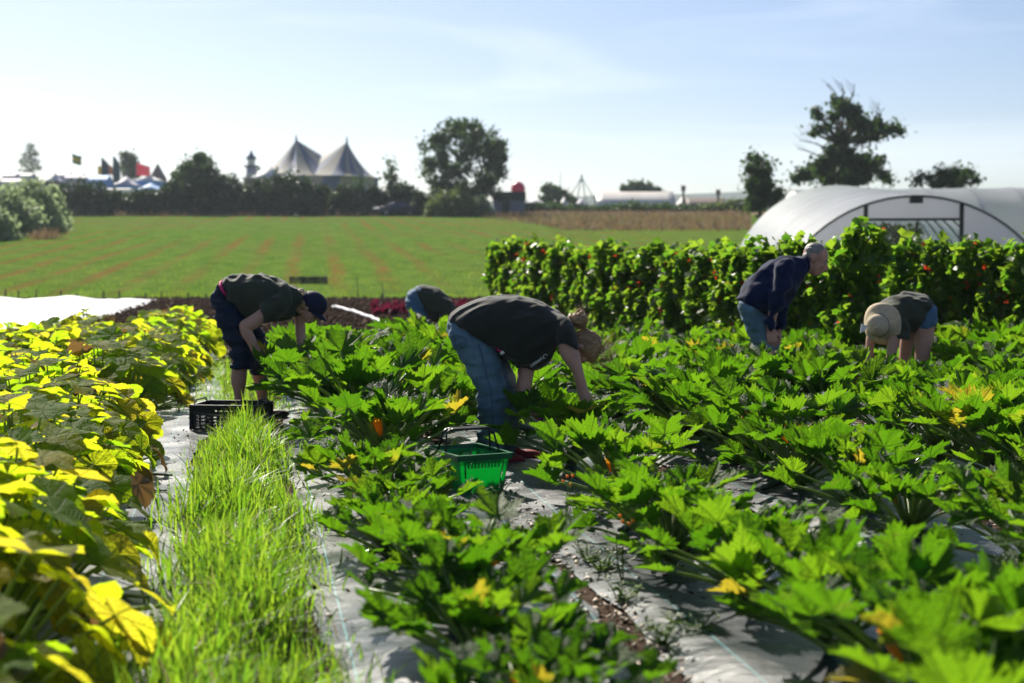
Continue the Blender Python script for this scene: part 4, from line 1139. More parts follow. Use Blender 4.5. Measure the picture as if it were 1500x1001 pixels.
def make_courgette(seed, nleaf=42, big=0.80):
    g = random.Random(seed)
    root = empty('courgette_plant')
    mb = MB(); mb.tube([(0, 0, -0.01), (0.01, 0.0, 0.05), (0.015, -0.01, 0.11), (0.0, 0.0, 0.17)], [0.028, 0.03, 0.026, 0.016], 8)
    for k in range(7):
        a = g.uniform(0, 6.28); mb.tube([(0, 0, 0.05 + 0.015 * k), (0.03 * math.cos(a), 0.03 * math.sin(a), 0.08 + 0.015 * k)], [0.011, 0.005], 5)
    mb.build('stem', M_STALK, root, True)
    for i in range(nleaf):
        t = (i + 0.5) / nleaf                       # 0 = youngest and most upright
        az = i * 2.39996 + g.uniform(-0.35, 0.35)
        el = R(82 - 62 * t ** 0.75 + g.uniform(-9, 9))
        if i > nleaf - 5: el = R(g.uniform(6, 18))
        L = (0.26 + 0.26 * min(1, t * 1.6)) * g.uniform(0.85, 1.15) * big
        out = Vector((math.cos(az), math.sin(az), 0))
        tip = out * (L * math.cos(el)) + Vector((0, 0, 0.10 + L * math.sin(el)))
        tip.z = max(tip.z, 0.10)
        size = (0.085 + 0.060 * min(1, t * 2.2)) * g.uniform(0.85, 1.18) * big
        pitch = R(g.uniform(22, 72) - 30 * t)         # how far the blade's tip points up
        yaw = g.uniform(-0.8, 0.8)
        o2 = Vector((math.cos(az + yaw), math.sin(az + yaw), 0))
        fwd = o2 * math.cos(pitch) + Vector((0, 0, math.sin(pitch)))
        up = Vector((0, 0, 1)) * math.cos(pitch) - o2 * math.sin(pitch) + Vector((g.gauss(0, 0.28), g.gauss(0, 0.28), 0)) + Vector((SUND.x, SUND.y, 0)) * 0.40
        base = out * 0.015 + Vector((0, 0, 0.15 - 0.10 * t))
        me = leaf_mesh('leaf', base, tip, fwd, up, size, 'z', g)
        link('leaf', me, [M_ZLEAF, M_STALK], root)
    for i in range(g.choice((1, 1, 2, 2))):
        az = g.uniform(0, 6.28); out = Vector((math.cos(az), math.sin(az), 0))
        p = out * 0.07 + Vector((0, 0, g.uniform(0.18, 0.32)))
        mb = MB(); mb.tube([out * 0.015 + Vector((0, 0, 0.12)), p], [0.006, 0.005], 5)
        fl = link('flower', flower_mesh(g, p, out * 0.5 + Vector((0, 0, 1)), g.uniform(0.085, 0.12), g.choice((0, 0.05, 0.1, 0.4))), M_FLOWER, root)
        mb.build('flower_stalk', M_STALK, root)
    for i in range(g.choice((1, 2))):
        az = g.uniform(0, 6.28); out = Vector((math.cos(az), math.sin(az), 0))
        link('courgette', fruit_mesh(g, out * 0.02 + Vector((0, 0, 0.11)), out + Vector((0, 0, -0.28)), g.uniform(0.15, 0.24)), M_FRUIT, root)
    return root

def make_squash(seed, nleaf=64):
    g = random.Random(seed)
    root = empty('squash_plant')
    vines = []
    for k in range(3):
        az = k * 2.09 + g.uniform(-0.5, 0.5)
        pts = [Vector((0, 0, 0.03))]
        p = Vector((0, 0, 0.04)); a = az
        for s_ in range(5):
            a += g.uniform(-0.4, 0.4)
            p = p + Vector((math.cos(a), math.sin(a), 0)) * 0.14; p.z = 0.035
            pts.append(p.copy())
        mb = MB(); mb.tube(pts, [0.012, 0.011, 0.010, 0.009, 0.008, 0.006], 6); mb.build('vine', M_STALK, root, True)
        vines.append(pts)
    RS = 0.60
    for i in range(nleaf):
        a = i * 2.39996 + g.uniform(-0.4, 0.4); q = math.sqrt((i + 0.5) / nleaf); rr_ = RS * q
        h = 0.46 * (1 - 0.80 * q ** 2.2) * g.uniform(0.72, 1.12) + 0.03
        out = Vector((math.cos(a), math.sin(a), 0))
        tip = out * rr_ + Vector((0, 0, h))
        base = out * rr_ * 0.62 + Vector((0, 0, 0.035))
        yaw = g.uniform(-0.9, 0.9) if q > 0.35 else g.uniform(-3, 3)
        o2 = Vector((math.cos(a + yaw), math.sin(a + yaw), 0))
        pitch = R(g.uniform(-12, 18) - 48 * q * q)
        fwd = o2 * math.cos(pitch) + Vector((0, 0, math.sin(pitch)))
        up = Vector((0, 0, 1)) * math.cos(pitch) - o2 * math.sin(pitch) + Vector((SUND.x, SUND.y, 0)) * 0.35 + Vector((g.gauss(0, .28), g.gauss(0, .28), 0))
        if h > 0.1 and g.random() < 0.035:
            me = leaf_mesh('withered_leaf', base, tip, fwd + Vector((0, 0, -0.8)), up, g.uniform(0.09, 0.12), 'p', g); link('withered_leaf', me, [M_WITHER, M_STALK], root)
        else:
            me = leaf_mesh('leaf', base, tip, fwd, up, g.uniform(0.085, 0.150), 'p', g); link('leaf', me, [M_SLEAF, M_STALK], root)
    return root

PEOPLE_SPOTS = [(-0.10, 8.27, 0.48), (-1.95, 10.5, 0.42), (1.86, 10.5, 0.24), (3.30, 12.0, 0.24), (-0.2, 7.15, 0.54), (3.0, 11.1, 0.42), (-2.0, 9.9, 0.3)]
def clear_of_people(p, extra=0.0):
    return all((p.x - a) ** 2 + (p.y - b) ** 2 > (r + extra) ** 2 for a, b, r in PEOPLE_SPOTS)

zvars = [make_courgette(100 + i) for i in range(9)]
zused = [False] * len(zvars)
ROWS = [(0.67, 2.75, 13.2, 'courgette row beside the grass strip'), (1.70, 2.9, 14.6, "courgette row under the bending woman's hands"),
        (2.78, 3.9, 15.0, 'third courgette row from the grass strip'), (3.85, 5.6, 15.0, 'fourth courgette row from the grass strip'),
        (4.92, 7.6, 15.0, 'fifth courgette row from the grass strip'), (5.98, 9.6, 14.6, 'sixth courgette row from the grass strip'),
        (7.05, 11.6, 14.4, 'seventh courgette row from the grass strip')]
zi = 0
for ri, (X0, d0, d1, rname) in enumerate(ROWS):
    d, k = d0, 0
    while d < d1:
        p = rowpt(X0 + rng.uniform(-0.09, 0.09), d)
        if clear_of_people(p):
            v = zi % len(zvars) if zi < len(zvars) else rng.randrange(len(zvars))
            o = zvars[v] if not zused[v] else copy_tree(zvars[v])
            zused[v] = True; zi += 1
            s_ = rng.uniform(0.78, 1.16)
            s_ *= 0.84 + (0.34 if ri < 2 else 0.20) * min(1, max(0, (d - 6.3) / 3.0))
            if ri == 0 and d < 7.2: s_ *= 0.98 if d < 4.6 else 0.86; p.x += 0.03 if d < 4.6 else -0.07
            if ri == 1 and d < 6.0: p.x -= 0.03
            o.location = (p.x, p.y, 0.0); o.rotation_euler = (0, 0, rng.uniform(0, 6.28)); o.scale = (s_, s_, s_ * rng.uniform(0.92, 1.08))
            tag(o, 'green courgette plant, %s from the front in the %s' % (ORD[k], rname), 'courgette plant', 'courgette plants in rows')
            k += 1
        d += rng.uniform(0.50, 0.66) if ri == 0 else rng.uniform(0.56, 0.74)

for x_, d_, s_, lb in ((1130, 9.75, 1.22, 'courgette plant hiding the shins of the grey-haired man'), (1092, 9.95, 1.15, "courgette plant at the grey-haired man's heels")):
    o = copy_tree(zvars[rng.randrange(len(zvars))]); p = at(x_, 600, d_)
    o.location = (p.x, d_, 0.0); o.rotation_euler = (0, 0, rng.uniform(0, 6.28)); o.scale = (s_, s_, s_)
    tag(o, lb, 'courgette plant', 'courgette plants in rows')
svars = [make_squash(300 + i) for i in range(7)]
sused = [False] * len(svars)
si = 0
for ri, (X0, d0, d1, rname) in enumerate([(-1.12, 2.55, 20.8, 'squash row along the grass strip'), (-1.95, 8.8, 18.0, 'second squash row from the grass strip'),
                                            (-2.75, 12.8, 16.0, 'third squash row from the grass strip')]):
    d, k = d0, 0
    while d < d1:
        p = rowpt(X0 + rng.uniform(-0.12, 0.12) + (0.16 if d < 5.5 and ri == 0 else 0), d)
        if abs(d - 9.6) < 1.2 and ri == 0: p.x -= 0.32
        v = si % len(svars) if si < len(svars) else rng.randrange(len(svars))
        o = svars[v] if not sused[v] else copy_tree(svars[v])
        sused[v] = True; si += 1
        s_ = rng.uniform(0.9, 1.12)
        o.location = (p.x, p.y, 0.0); o.rotation_euler = (0, 0, rng.uniform(0, 6.28)); o.scale = (s_, s_, s_ * rng.uniform(0.9, 1.1))
        tag(o, 'yellow-green squash plant, %s from the front in the %s' % (ORD[k], rname), 'squash plant', 'squash plants in the yellowing patch')
        k += 1
        d += rng.uniform(0.58, 0.70)

# grass strip
def grass_strip(name, n, fpos, hmin, hmax, wid, m, label, seed, lean=0.35, cat='grass'):
    g = np.random.default_rng(seed)
    P = np.array([fpos(g) for _ in range(n)])
    h = g.uniform(hmin, hmax, n) * P[:, 3] * (0.6 + 0.5 * g.random(n)); lean = lean * 1.5
    a = g.uniform(0, 2 * np.pi, n); ln = np.abs(g.normal(0.0, lean, n)) + 0.08
    w = wid * g.uniform(0.6, 1.3, n); wa = a + np.pi / 2 + g.normal(0, 0.5, n)
    ts = np.array([0, 0.35, 0.7, 1.0])
    V = np.zeros((n, 7, 3)); tint = np.repeat(g.random(n), 7)
    for i, t in enumerate(ts):
        off = h * ln * t ** 2
        z = h * (t - 0.35 * ln * t ** 2)
        cx = P[:, 0] + np.cos(a) * off; cy = P[:, 1] + np.sin(a) * off; cz = P[:, 2] + z
        ww = w * (1 - 0.25 * t) if i < 3 else 0 * w
        dx, dy = np.cos(wa) * ww, np.sin(wa) * ww
        if i < 3:
            V[:, 2 * i] = np.stack([cx - dx, cy - dy, cz], 1); V[:, 2 * i + 1] = np.stack([cx + dx, cy + dy, cz], 1)
        else:
            V[:, 6] = np.stack([cx, cy, cz], 1)
    F = np.array([[0, 1, 3], [0, 3, 2], [2, 3, 5], [2, 5, 4], [4, 5, 6]])
    FF = (F[None] + (np.arange(n) * 7)[:, None, None]).reshape(-1, 3)
    o = link(name, np_mesh(name, V.reshape(-1, 3), FF, False, tint), m)
    return tag(o, label, cat, kind='stuff')

def tint_mat(name, lo, hi, tlo, thi, trans=0.45, rough=0.45, spec=0.4):
    m = bpy.data.materials.new(name); m.use_nodes = True
    n, l = m.node_tree.nodes, m.node_tree.links
    b = n['Principled BSDF']; out = n['Material Output']
    at_ = n.new('ShaderNodeAttribute'); at_.attribute_name = 'tint'
    def two(a, c):
        k = n.new('ShaderNodeMixRGB'); l.new(at_.outputs['Fac'], k.inputs['Fac']); k.inputs['Color1'].default_value = (*a, 1); k.inputs['Color2'].default_value = (*c, 1); return k.outputs[0]
    l.new(two(lo, hi), b.inputs['Base Color']); b.inputs['Roughness'].default_value = rough; b.inputs['Specular IOR Level'].default_value = spec
    tr = n.new('ShaderNodeBsdfTranslucent'); l.new(two(tlo, thi), tr.inputs['Color'])
    ms = n.new('ShaderNodeMixShader'); ms.inputs['Fac'].default_value = trans
    l.new(b.outputs[0], ms.inputs[1]); l.new(tr.outputs[0], ms.inputs[2]); l.new(ms.outputs[0], out.inputs['Surface'])
    return m
M_GRASS = tint_mat('grass_blade', (0.040, 0.095, 0.015), (0.085, 0.14, 0.025), (0.17, 0.42, 0.015), (0.42, 0.62, 0.035), 0.52)
def strip_pos(g):
    d = 2.7 + 6.9 * g.random() ** 1.25
    t = np.clip(g.normal(0, 0.5), -1.5, 1.5)
    half = (0.28 if d < 8.0 else 0.28 - 0.08 * (d - 8.0)) + 0.05 * math.sin(d * 2.3) + 0.03 * math.sin(d * 5.1)
    p = rowpt(-0.06 + t * half, d)
    n_ = noise.noise(Vector((p.x * 2.2, p.y * 1.3, 2.0)))
    return (p.x, p.y, 0.004, (1.0 - 0.35 * abs(t)) * (0.85 + 0.75 * n_))
grass_strip('grass', 13500, strip_pos, 0.08, 0.38, 0.0036, M_GRASS, 'bright green grass strip between the squash and courgette rows', 21)
M_STRAW_G = tint_mat('dead_straw', (0.30, 0.22, 0.11), (0.42, 0.34, 0.20), (0.35, 0.25, 0.12), (0.5, 0.4, 0.22), 0.4, 0.6, 0.3)
grass_strip('straw', 380, strip_pos, 0.12, 0.40, 0.0030, M_STRAW_G, 'dead straw stalks among the green grass strip', 23, 0.6)
def gap_grass(g):
    d = 10.8 + 5.5 * g.random(); p = rowpt(-0.1 + g.normal(0, 0.35), d)
    return (p.x, p.y, 0.004, 0.5)
grass_strip('short_grass', 3500, gap_grass, 0.12, 0.3, 0.003, M_GRASS, 'short thin grass on the path beyond the black crate', 22)

# small weeds in the gaps
def make_weed(seed, tall):
    g = random.Random(seed)
    root = empty('weed')
    mb = MB(); st = MB()
    H = 0.28 if tall else 0.11
    for k in range(3 if tall else 9):
        a = g.uniform(0, 6.28); sp = 0.05 if tall else 0.16
        top = Vector((math.cos(a) * sp * g.random(), math.sin(a) * sp * g.random(), H * g.uniform(0.6, 1.0)))
        st.tube([(0, 0, 0), top * 0.5 + Vector((0.01, 0, 0)), top], [0.0035, 0.003, 0.0015], 4)
        for j in range(10 if tall else 8):
            t = g.uniform(0.15, 1.0); c = top * t
            a2 = g.uniform(0, 6.28); L = g.uniform(0.02, 0.05)
            o2 = Vector((math.cos(a2), math.sin(a2), g.uniform(0.0, 0.7))).normalized(); s2 = o2.cross(Vector((0, 0, 1))).normalized() * L * 0.28
            mb.add([c, c + o2 * L * 0.5 + s2, c + o2 * L + Vector((0, 0, -0.006)), c + o2 * L * 0.5 - s2], [(0, 1, 2), (0, 2, 3)])
    st.build('stem', M_STALK, root)
    fo = mb.build('foliage', M_WEED, root); fo['kind'] = 'stuff'
    if tall:
        fl = MB()
        for k in range(4):
            c = Vector((g.uniform(-.03, .03), g.uniform(-.03, .03), H * g.uniform(0.85, 1.02)))
            fl.ell(c, [(0.008, 0, 0), (0, 0.008, 0), (0, 0, 0.006)], 6, 4)
        q = fl.build('blossom', M_FLOWER, root, True); q['kind'] = 'stuff'
    return root
M_WEED = mat('weed_leaf', (0.055, 0.10, 0.025), rough=0.5, var=0.3, scale=15, trans=0.4, tcol=(0.25, 0.42, 0.05))
wv_ = [make_weed(500 + i, i % 2 == 0) for i in range(4)]
wspots = [(913, 870, 0, 'tall yellow-flowered weed growing at the edge of the glossy mulch sheet'), (865, 835, 1, 'low spreading weed at the lit corner of the glossy mulch sheet'),
          (830, 800, 2, 'tall weed beside the bare soil patch in front of the green basket'), (975, 965, 3, 'low weed mat at the bottom edge of the glossy mulch sheet'),
          (725, 742, 1, 'small weed tuft just under the green basket'), (905, 895, 3, 'low weed around the foot of the yellow-flowered weed'),
          (790, 815, 3, 'low weed on the bare soil gap beside the first row'), (1270, 800, 1, 'low weed on the chip-strewn gap by the yellowing leaf'),
          (1010, 945, 1, 'little weed rosette lying on the sheet near the bottom edge'), (880, 850, 1, 'weed tuft between the sheet corner and the yellow-flowered weed')]
for i, (x, y, v, lb) in enumerate(wspots):
    o = wv_[v] if i < 4 else copy_tree(wv_[v])
    d = 1.2 * FPX / (y - 380.0)
    p = at(x, y, d)
    o.location = (p.x, p.y, 0.012); o.rotation_euler = (0, 0, rng.uniform(0, 6.28)); s_ = rng.uniform(0.8, 1.1); o.scale = (s_, s_, s_)
    tag(o, lb, 'weed', 'weeds in the gaps')

# climbing beans on canes
M_BEAN = tint_mat('bean_leaf', (0.025, 0.070, 0.014), (0.055, 0.105, 0.020), (0.13, 0.36, 0.015), (0.36, 0.54, 0.03), trans=0.5, rough=0.45, spec=0.28)
M_RED = mat('bean_blossom', (0.62, 0.035, 0.015), rough=0.5, var=0.3, scale=20, trans=0.4, tcol=(0.9, 0.08, 0.02))
M_CANE = mat('bamboo_cane', (0.20, 0.15, 0.08), rough=0.6, var=0.3, scale=8)
def leaf_cloud(P, size, g, updir=None, hang=0.0, aspect=0.75):
    """leaf-sized folded rhombs at the points P"""
    n = len(P)
    a = g.normal(size=(n, 3)); a[:, 2] -= hang
    a /= np.linalg.norm(a, axis=1)[:, None] + 1e-9
    b = g.normal(size=(n, 3))
    if updir is not None: b = np.cross(a, b + updir)
    else: b = np.cross(a, b)
    b /= np.linalg.norm(b, axis=1)[:, None] + 1e-9
    c = np.cross(a, b)
    s = size * g.uniform(0.65, 1.3, n)[:, None]
    V = np.zeros((n, 4, 3))
    V[:, 0] = P - a * s; V[:, 1] = P + b * s * aspect - a * s * 0.2 + c * s * 0.25; V[:, 2] = P + a * s; V[:, 3] = P - b * s * aspect - a * s * 0.2 + c * s * 0.25
    F = np.array([[0, 1, 2], [0, 2, 3]])
    FF = (F[None] + (np.arange(n) * 4)[:, None, None]).reshape(-1, 3)
    tint = np.repeat(g.random(n), 4)
    return V.reshape(-1, 3), FF, tint

def make_bean(seed, H):
    g = np.random.default_rng(seed)
    root = empty('bean_plant')
    mb = MB(); mb.tube([(0.0, 0, 0), (0.02, 0.0, H * 0.5), (0.0, 0.02, H + 0.04)], [0.009, 0.009, 0.007], 5); mb.build('cane', M_CANE, root)
    n = 800
    z = H * g.random(n) ** 0.9 + 0.02
    a = g.uniform(0, 2 * np.pi, n)
    prof = 0.185 + 0.045 * np.sin(z * 6 + seed) + 0.03 * np.sin(z * 13 + 2 * seed) - 0.06 * (z / H) ** 3
    r = prof * (0.35 + 0.75 * g.random(n) ** 0.5)
    P = np.stack([np.cos(a) * r, np.sin(a) * r, z], 1)
    # runners waving above the cane
    m2 = 26
    q = g.random(m2); P2 = np.stack([0.05 * g.normal(size=m2) + 0.06 * q * math.cos(seed), 0.05 * g.normal(size=m2), H + 0.20 * q * g.random(m2)], 1)
    P = np.concatenate([P, P2])
    V, F, T = leaf_cloud(P, 0.056, g, hang=0.6, aspect=0.8)
    fo = link('foliage', np_mesh('foliage', V, F, False, T), M_BEAN, root); fo['kind'] = 'stuff'
    nf = 13
    z = H * (0.15 + 0.9 * g.random(nf)); a = g.uniform(0, 2 * np.pi, nf); r = 0.15 + 0.05 * g.random(nf)
    Pf = np.stack([np.cos(a) * r, np.sin(a) * r, z], 1)
    Pf = np.repeat(Pf, 4, 0) + g.normal(0, 0.013, (nf * 4, 3)) * np.array([1, 1, 1.6])
    V, F, T = leaf_cloud(Pf, 0.014, g)
    fo = link('blossom', np_mesh('blossom', V, F), M_RED, root); fo['kind'] = 'stuff'
    return root
bvars = [make_bean(700 + i, h) for i, h in enumerate((1.38, 1.44, 1.34, 1.48, 1.40, 1.43))]
bused = [False] * len(bvars)
def bean_at(x, d, label, group, s=1.0, v=None, off=(0, 0)):
    v = rng.randrange(len(bvars)) if v is None else v
    o = bvars[v] if not bused[v] else copy_tree(bvars[v])
    bused[v] = True
    o.location = (x + off[0], d + off[1], gz(d)); o.rotation_euler = (0, 0, rng.uniform(0, 6.28)); o.scale = (s * 1.25, s * 1.25, s)
    tag(o, label, 'bean plant', group)
NB_ = 31
for i in range(NB_):
    t = i / (NB_ - 1)
    d = 24 - 10.4 * t; X = -0.18 + 3.52 * t
    bean_at(X, d, 'red-flowered climbing bean, %s of the long bean row counted from the field end' % ORD[i], 'beans of the long row', rng.uniform(0.96, 1.05) * (0.95 - 0.09 * t if i < NB_ - 1 else 0.97), off=(rng.uniform(-.05, .05), rng.uniform(-.05, .05)))
for i in range(NB_ - 8):
    t = (i + 4.5) / (NB_ - 1)
    d = 24 - 10.4 * t + 0.25; X = -0.18 + 3.52 * t + 0.42
    bean_at(X, d, 'climbing bean on the rear canes of the long row, %s from the field end' % ORD[i], 'beans of the long row', rng.uniform(0.84, 0.89))
for i, x in enumerate((1330, 1376, 1421, 1466, 1506)):
    d = 16.0 - 0.42 * i
    bean_at((x - 750) / FPX * d, d, 'separate bean column beside the polytunnel end, %s from the long row' % ORD[i], 'beans of the short row', (0.95, 0.93, 0.90, 0.96, 0.94)[i])
for i, x in enumerate((1310, 1352, 1400, 1444, 1490)):
    d = 18.6 - 0.3 * i
    bean_at((x - 750) / FPX * d, d, 'rear bean column showing between the separate columns, %s from the long row' % ORD[i], 'beans of the short row', 0.88)

# ------------------------------------------------------------------ basket, crates, bed covers
M_GREENP = mat('green_plastic', (0.015, 0.34, 0.10), rough=0.38, spec=0.5, var=0.25, scale=16, trans=0.45, tcol=(0.025, 0.70, 0.18))
M_GREEND = mat('green_rim', (0.010, 0.15, 0.055), rough=0.38, spec=0.5, var=0.12, scale=12, trans=0.12, tcol=(0.02, 0.4, 0.12))
M_BLACKP = mat('black_plastic', (0.016, 0.015, 0.020), rough=0.38, spec=0.5, var=0.25, scale=14)
M_CRATE = mat('black_crate', (0.013, 0.013, 0.015), rough=0.45, spec=0.5, var=0.3, scale=14)

def wall(mb, A, B, A2, B2, holes, thick, mi=0):
    """plate between the bottom edge A-B and the top edge A2-B2; holes in 0..1"""
    A, B, A2, B2 = (Vector(q) for q in (A, B, A2, B2))
    nrm = (B - A).cross(A2 - A).normalized() * thick
    def fn(x, y, k): return (A.lerp(B, x)).lerp(A2.lerp(B2, x), y) + nrm * k
    v, f = plate(holes, 1.0, 1.0, fn, thick)
    mb.add(v, f, mi)

D_B = 7.10
bp_ = at(699, 733, D_B)
bk = empty('shopping_basket', (bp_.x - 0.05, bp_.y + 0.17, 0.018), R(26))
tag(bk, 'green plastic shopping basket with black handles beside the bending woman', 'basket')
WB, LB, WT, LT, HB = 0.225, 0.335, 0.285, 0.40, 0.205
def bcor(z, sx, sy):
    t = z / HB
    return Vector((sx * (WB + (WT - WB) * t) / 2, sy * (LB + (LT - LB) * t) / 2, z))
def slots(n, x0, x1, y0, y1, duty=0.55):
    w = (x1 - x0) / n
    return [(x0 + w * i, x0 + w * (i + duty), y0, y1) for i in range(n)]
short = slots(10, 0.17, 0.86, 0.72, 0.88) + [(0.10, 0.135, 0.45, 0.90), (0.10, 0.135, 0.08, 0.40), (0.885, 0.92, 0.45, 0.90), (0.885, 0.92, 0.08, 0.40)] + slots(4, 0.16, 0.43, 0.05, 0.12) + slots(4, 0.58, 0.85, 0.05, 0.12) + [(0.16, 0.42, 0.14, 0.155), (0.58, 0.84, 0.14, 0.155)]
longw = slots(14, 0.10, 0.90, 0.68, 0.88) + slots(14, 0.10, 0.90, 0.38, 0.60) + slots(14, 0.10, 0.90, 0.08, 0.30)
for (a, b), hl in ((((-1, -1), (1, -1)), short), (((1, 1), (-1, 1)), short), (((1, -1), (1, 1)), longw), (((-1, 1), (-1, -1)), longw)):
    mb = MB(); wall(mb, bcor(0, *a), bcor(0, *b), bcor(HB - 0.02, *a), bcor(HB - 0.02, *b), hl, -0.003); mb.build('side_wall', M_GREENP, bk)
mb = MB(); wall(mb, bcor(0.002, -1, -1), bcor(0.002, 1, -1), bcor(0.002, -1, 1), bcor(0.002, 1, 1), [(0.1 + 0.12 * i, 0.16 + 0.12 * i, 0.08 + 0.15 * j, 0.18 + 0.15 * j) for i in range(7) for j in range(6)], 0.003); mb.build('base', M_GREENP, bk)
mb = MB()
for (a, b) in (((-1, -1), (1, -1)), ((1, -1), (1, 1)), ((1, 1), (-1, 1)), ((-1, 1), (-1, -1))):
    A, B = bcor(HB - 0.03, *a), bcor(HB - 0.03, *b); A2, B2 = bcor(HB, *a) * 1.0, bcor(HB, *b) * 1.0
    o_ = ((A + B) / 2); o_.z = 0; o_ = o_.normalized()
    ex = (B - A).normalized() * 0.012
    wall(mb, A + o_ * 0.012 - ex, B + o_ * 0.012 + ex, A2 + o_ * 0.014 - ex, B2 + o_ * 0.014 + ex, [], -0.004)
    wall(mb, A2 + o_ * 0.014 - ex + Vector((0, 0, .001)), B2 + o_ * 0.014 + ex + Vector((0, 0, .001)), A2 - o_ * 0.006 + ex * .4 + Vector((0, 0, .001)), B2 - o_ * 0.006 - ex * .4 + Vector((0, 0, .001)), [], -0.004)
mb.build('rim', M_GREEND, bk)
for sgn in (-1, 1):
    mb = MB(); y0 = 0.022 * sgn
    mb.tube([(-WT / 2 - 0.008, y0 * 2.6, HB - 0.02), (-WT / 2 + 0.012, y0, HB + 0.095), (-WT / 2 + 0.028, y0, HB + 0.108), (WT / 2 - 0.028, y0, HB + 0.108), (WT / 2 - 0.012, y0, HB + 0.095), (WT / 2 + 0.008, y0 * 2.6, HB - 0.02)], [0.0055, 0.0055, 0.0065, 0.0065, 0.0055, 0.0055], 8)
    hd = mb.build('handle', M_BLACKP, bk, True)
    g_ = MB(); g_.box((0, y0 * 0.9, HB + 0.110), (WT * 0.72, 0.026, 0.012)); q = g_.build('grip', M_BLACKP, hd); bv = q.modifiers.new('b', 'BEVEL'); bv.width = 0.004; bv.segments = 2
# picked courgettes lying in the basket
for i, (x, y, a) in enumerate(((-0.03, -0.05, 0.3), (0.04, 0.03, 1.2), (0.0, 0.09, 0.8))):
    g = random.Random(60 + i)
    me = fruit_mesh(g, (-0.09, 0, 0), Vector((1, 0, 0)), 0.18)
    w = bk.matrix_basis @ Vector((x, y, 0.034 + 0.02 * i))
    c, s = math.cos(R(26)), math.sin(R(26))
    o = link('picked_courgette', me, M_FRUIT, loc=(bk.location.x + x * c - y * s, bk.location.y + x * s + y * c, bk.location.z + 0.03 + 0.018 * i), rz=a)
    tag(o, ('dark green courgette lying lowest in the green basket', 'dark green courgette in the middle of the green basket pile', 'dark green courgette on top in the green basket')[i], 'courgette', 'courgettes in the basket')

def make_crate(name, w, l, h, root=None):
    r = empty(name)
    hl = [(0.06 + 0.09 * i, 0.115 + 0.09 * i, 0.08 + 0.145 * j, 0.17 + 0.145 * j) for i in range(10) for j in range(4)] + [(0.36, 0.64, 0.78, 0.90)]
    for a, b in (((-1, -1), (1, -1)), ((1, 1), (-1, 1)), ((1, -1), (1, 1)), ((-1, 1), (-1, -1))):
        A = Vector((a[0] * w / 2, a[1] * l / 2, 0)); B = Vector((b[0] * w / 2, b[1] * l / 2, 0)); z = Vector((0, 0, h))
        mb = MB(); wall(mb, A, B, A + z, B + z, hl, -0.004); mb.build('side_wall', M_CRATE, r)
    mb = MB(); wall(mb, (-w / 2, -l / 2, .004), (w / 2, -l / 2, .004), (-w / 2, l / 2, .004), (w / 2, l / 2, .004), [(0.06 + 0.09 * i, 0.12 + 0.09 * i, 0.06 + 0.11 * j, 0.13 + 0.11 * j) for i in range(10) for j in range(8)], 0.004); mb.build('base', M_CRATE, r)
    mb = MB()
    for a, b in (((-1, -1), (1, -1)), ((1, -1), (1, 1)), ((1, 1), (-1, 1)), ((-1, 1), (-1, -1))):
        mb.bar((a[0] * (w / 2 + .006), a[1] * (l / 2 + .006), h), (b[0] * (w / 2 + .006), b[1] * (l / 2 + .006), h), 0.022, 0.018)
    for a in ((-1, -1), (1, -1), (1, 1), (-1, 1)):
        mb.bar((a[0] * (w / 2 + .004), a[1] * (l / 2 + .004), 0.0), (a[0] * (w / 2 + .004), a[1] * (l / 2 + .004), h), 0.02)
    mb.build('rim', M_CRATE, r)
    mb = MB()
    for s in (-1, 1): mb.tube([(s * w / 2, -l / 2 + 0.03, h), (s * w / 2 * 0.98, -l / 4, h + 0.035), (s * w / 2 * 0.98, l / 4, h + 0.035), (s * w / 2, l / 2 - 0.03, h)], 0.006, 6)
    mb.build('bail_arm', M_CRATE, r)
    return r
cr = make_crate('harvest_crate', 0.46, 0.34, 0.165)
c0 = at(338, 634, 9.9); cr.location = (c0.x, 9.95, 0.02); cr.rotation_euler = (0, 0, R(-8))
tag(cr, 'black slatted harvest crate on the path at the end of the grass strip', 'crate')
fc = make_crate('field_crate', 0.38, 0.32, 0.20)
for i in range(3):
    o = fc if i == 0 else copy_tree(fc)
    q = at(434 + 17.5 * i, 412, 47.5); o.location = (q.x, 47.5, gz(47.5)); o.rotation_euler = (0, 0, R(4 - 5 * i))
    tag(o, ('black crate on the green field, end of three towards the capped woman', 'black crate on the green field, middle one of three', 'black crate on the green field, end of three towards the bean row')[i], 'crate', 'black crates out on the field')
    o.scale = (1.05, 1.0, 1.05)

# white fleece over the bed behind the squash
M_FLEECE = mat('white_fleece_cover', (0.80, 0.80, 0.82), rough=0.6, spec=0.3, var=0.05, scale=2, trans=0.25, tcol=(0.85, 0.85, 0.88), bump=0.5, bscale=6, bdist=0.05)
v, f = [], []
NX_, NY_ = 60, 26
for j in range(NY_ + 1):
    d = 19.8 + 20.2 * j / NY_
    xr = -6.9 - (d - 20) * 0.155
    for i in range(NX_ + 1):
        x = xr - 14.0 + 14.0 * i / NX_
        e = min(1.0, min(i, NX_ - i) / 2.0, min(j, NY_ - j) / 1.5)
        z = gz(d) + 0.02 + e * (0.10 + 0.04 * math.sin(x * 2.4 + 0.3 * d) + 0.09 * noise.noise(Vector((x * 1.1, d * 0.8, 4.0))) + 0.05 * noise.noise(Vector((x * 3, d * 3, 1.0))))
        v.append((x, d, z))
for j in range(NY_):
    for i in range(NX_):
        k = j * (NX_ + 1) + i; f.append((k, k + 1, k + NX_ + 2, k + NX_ + 1))
me = bpy.data.meshes.new('crop_cover'); me.from_pydata(v, [], f); me.polygons.foreach_set('use_smooth', [True] * len(f)); me.update()
tag(link('crop_cover', me, M_FLEECE), 'white fleece crop cover stretched over the bed behind the squash', 'crop cover')

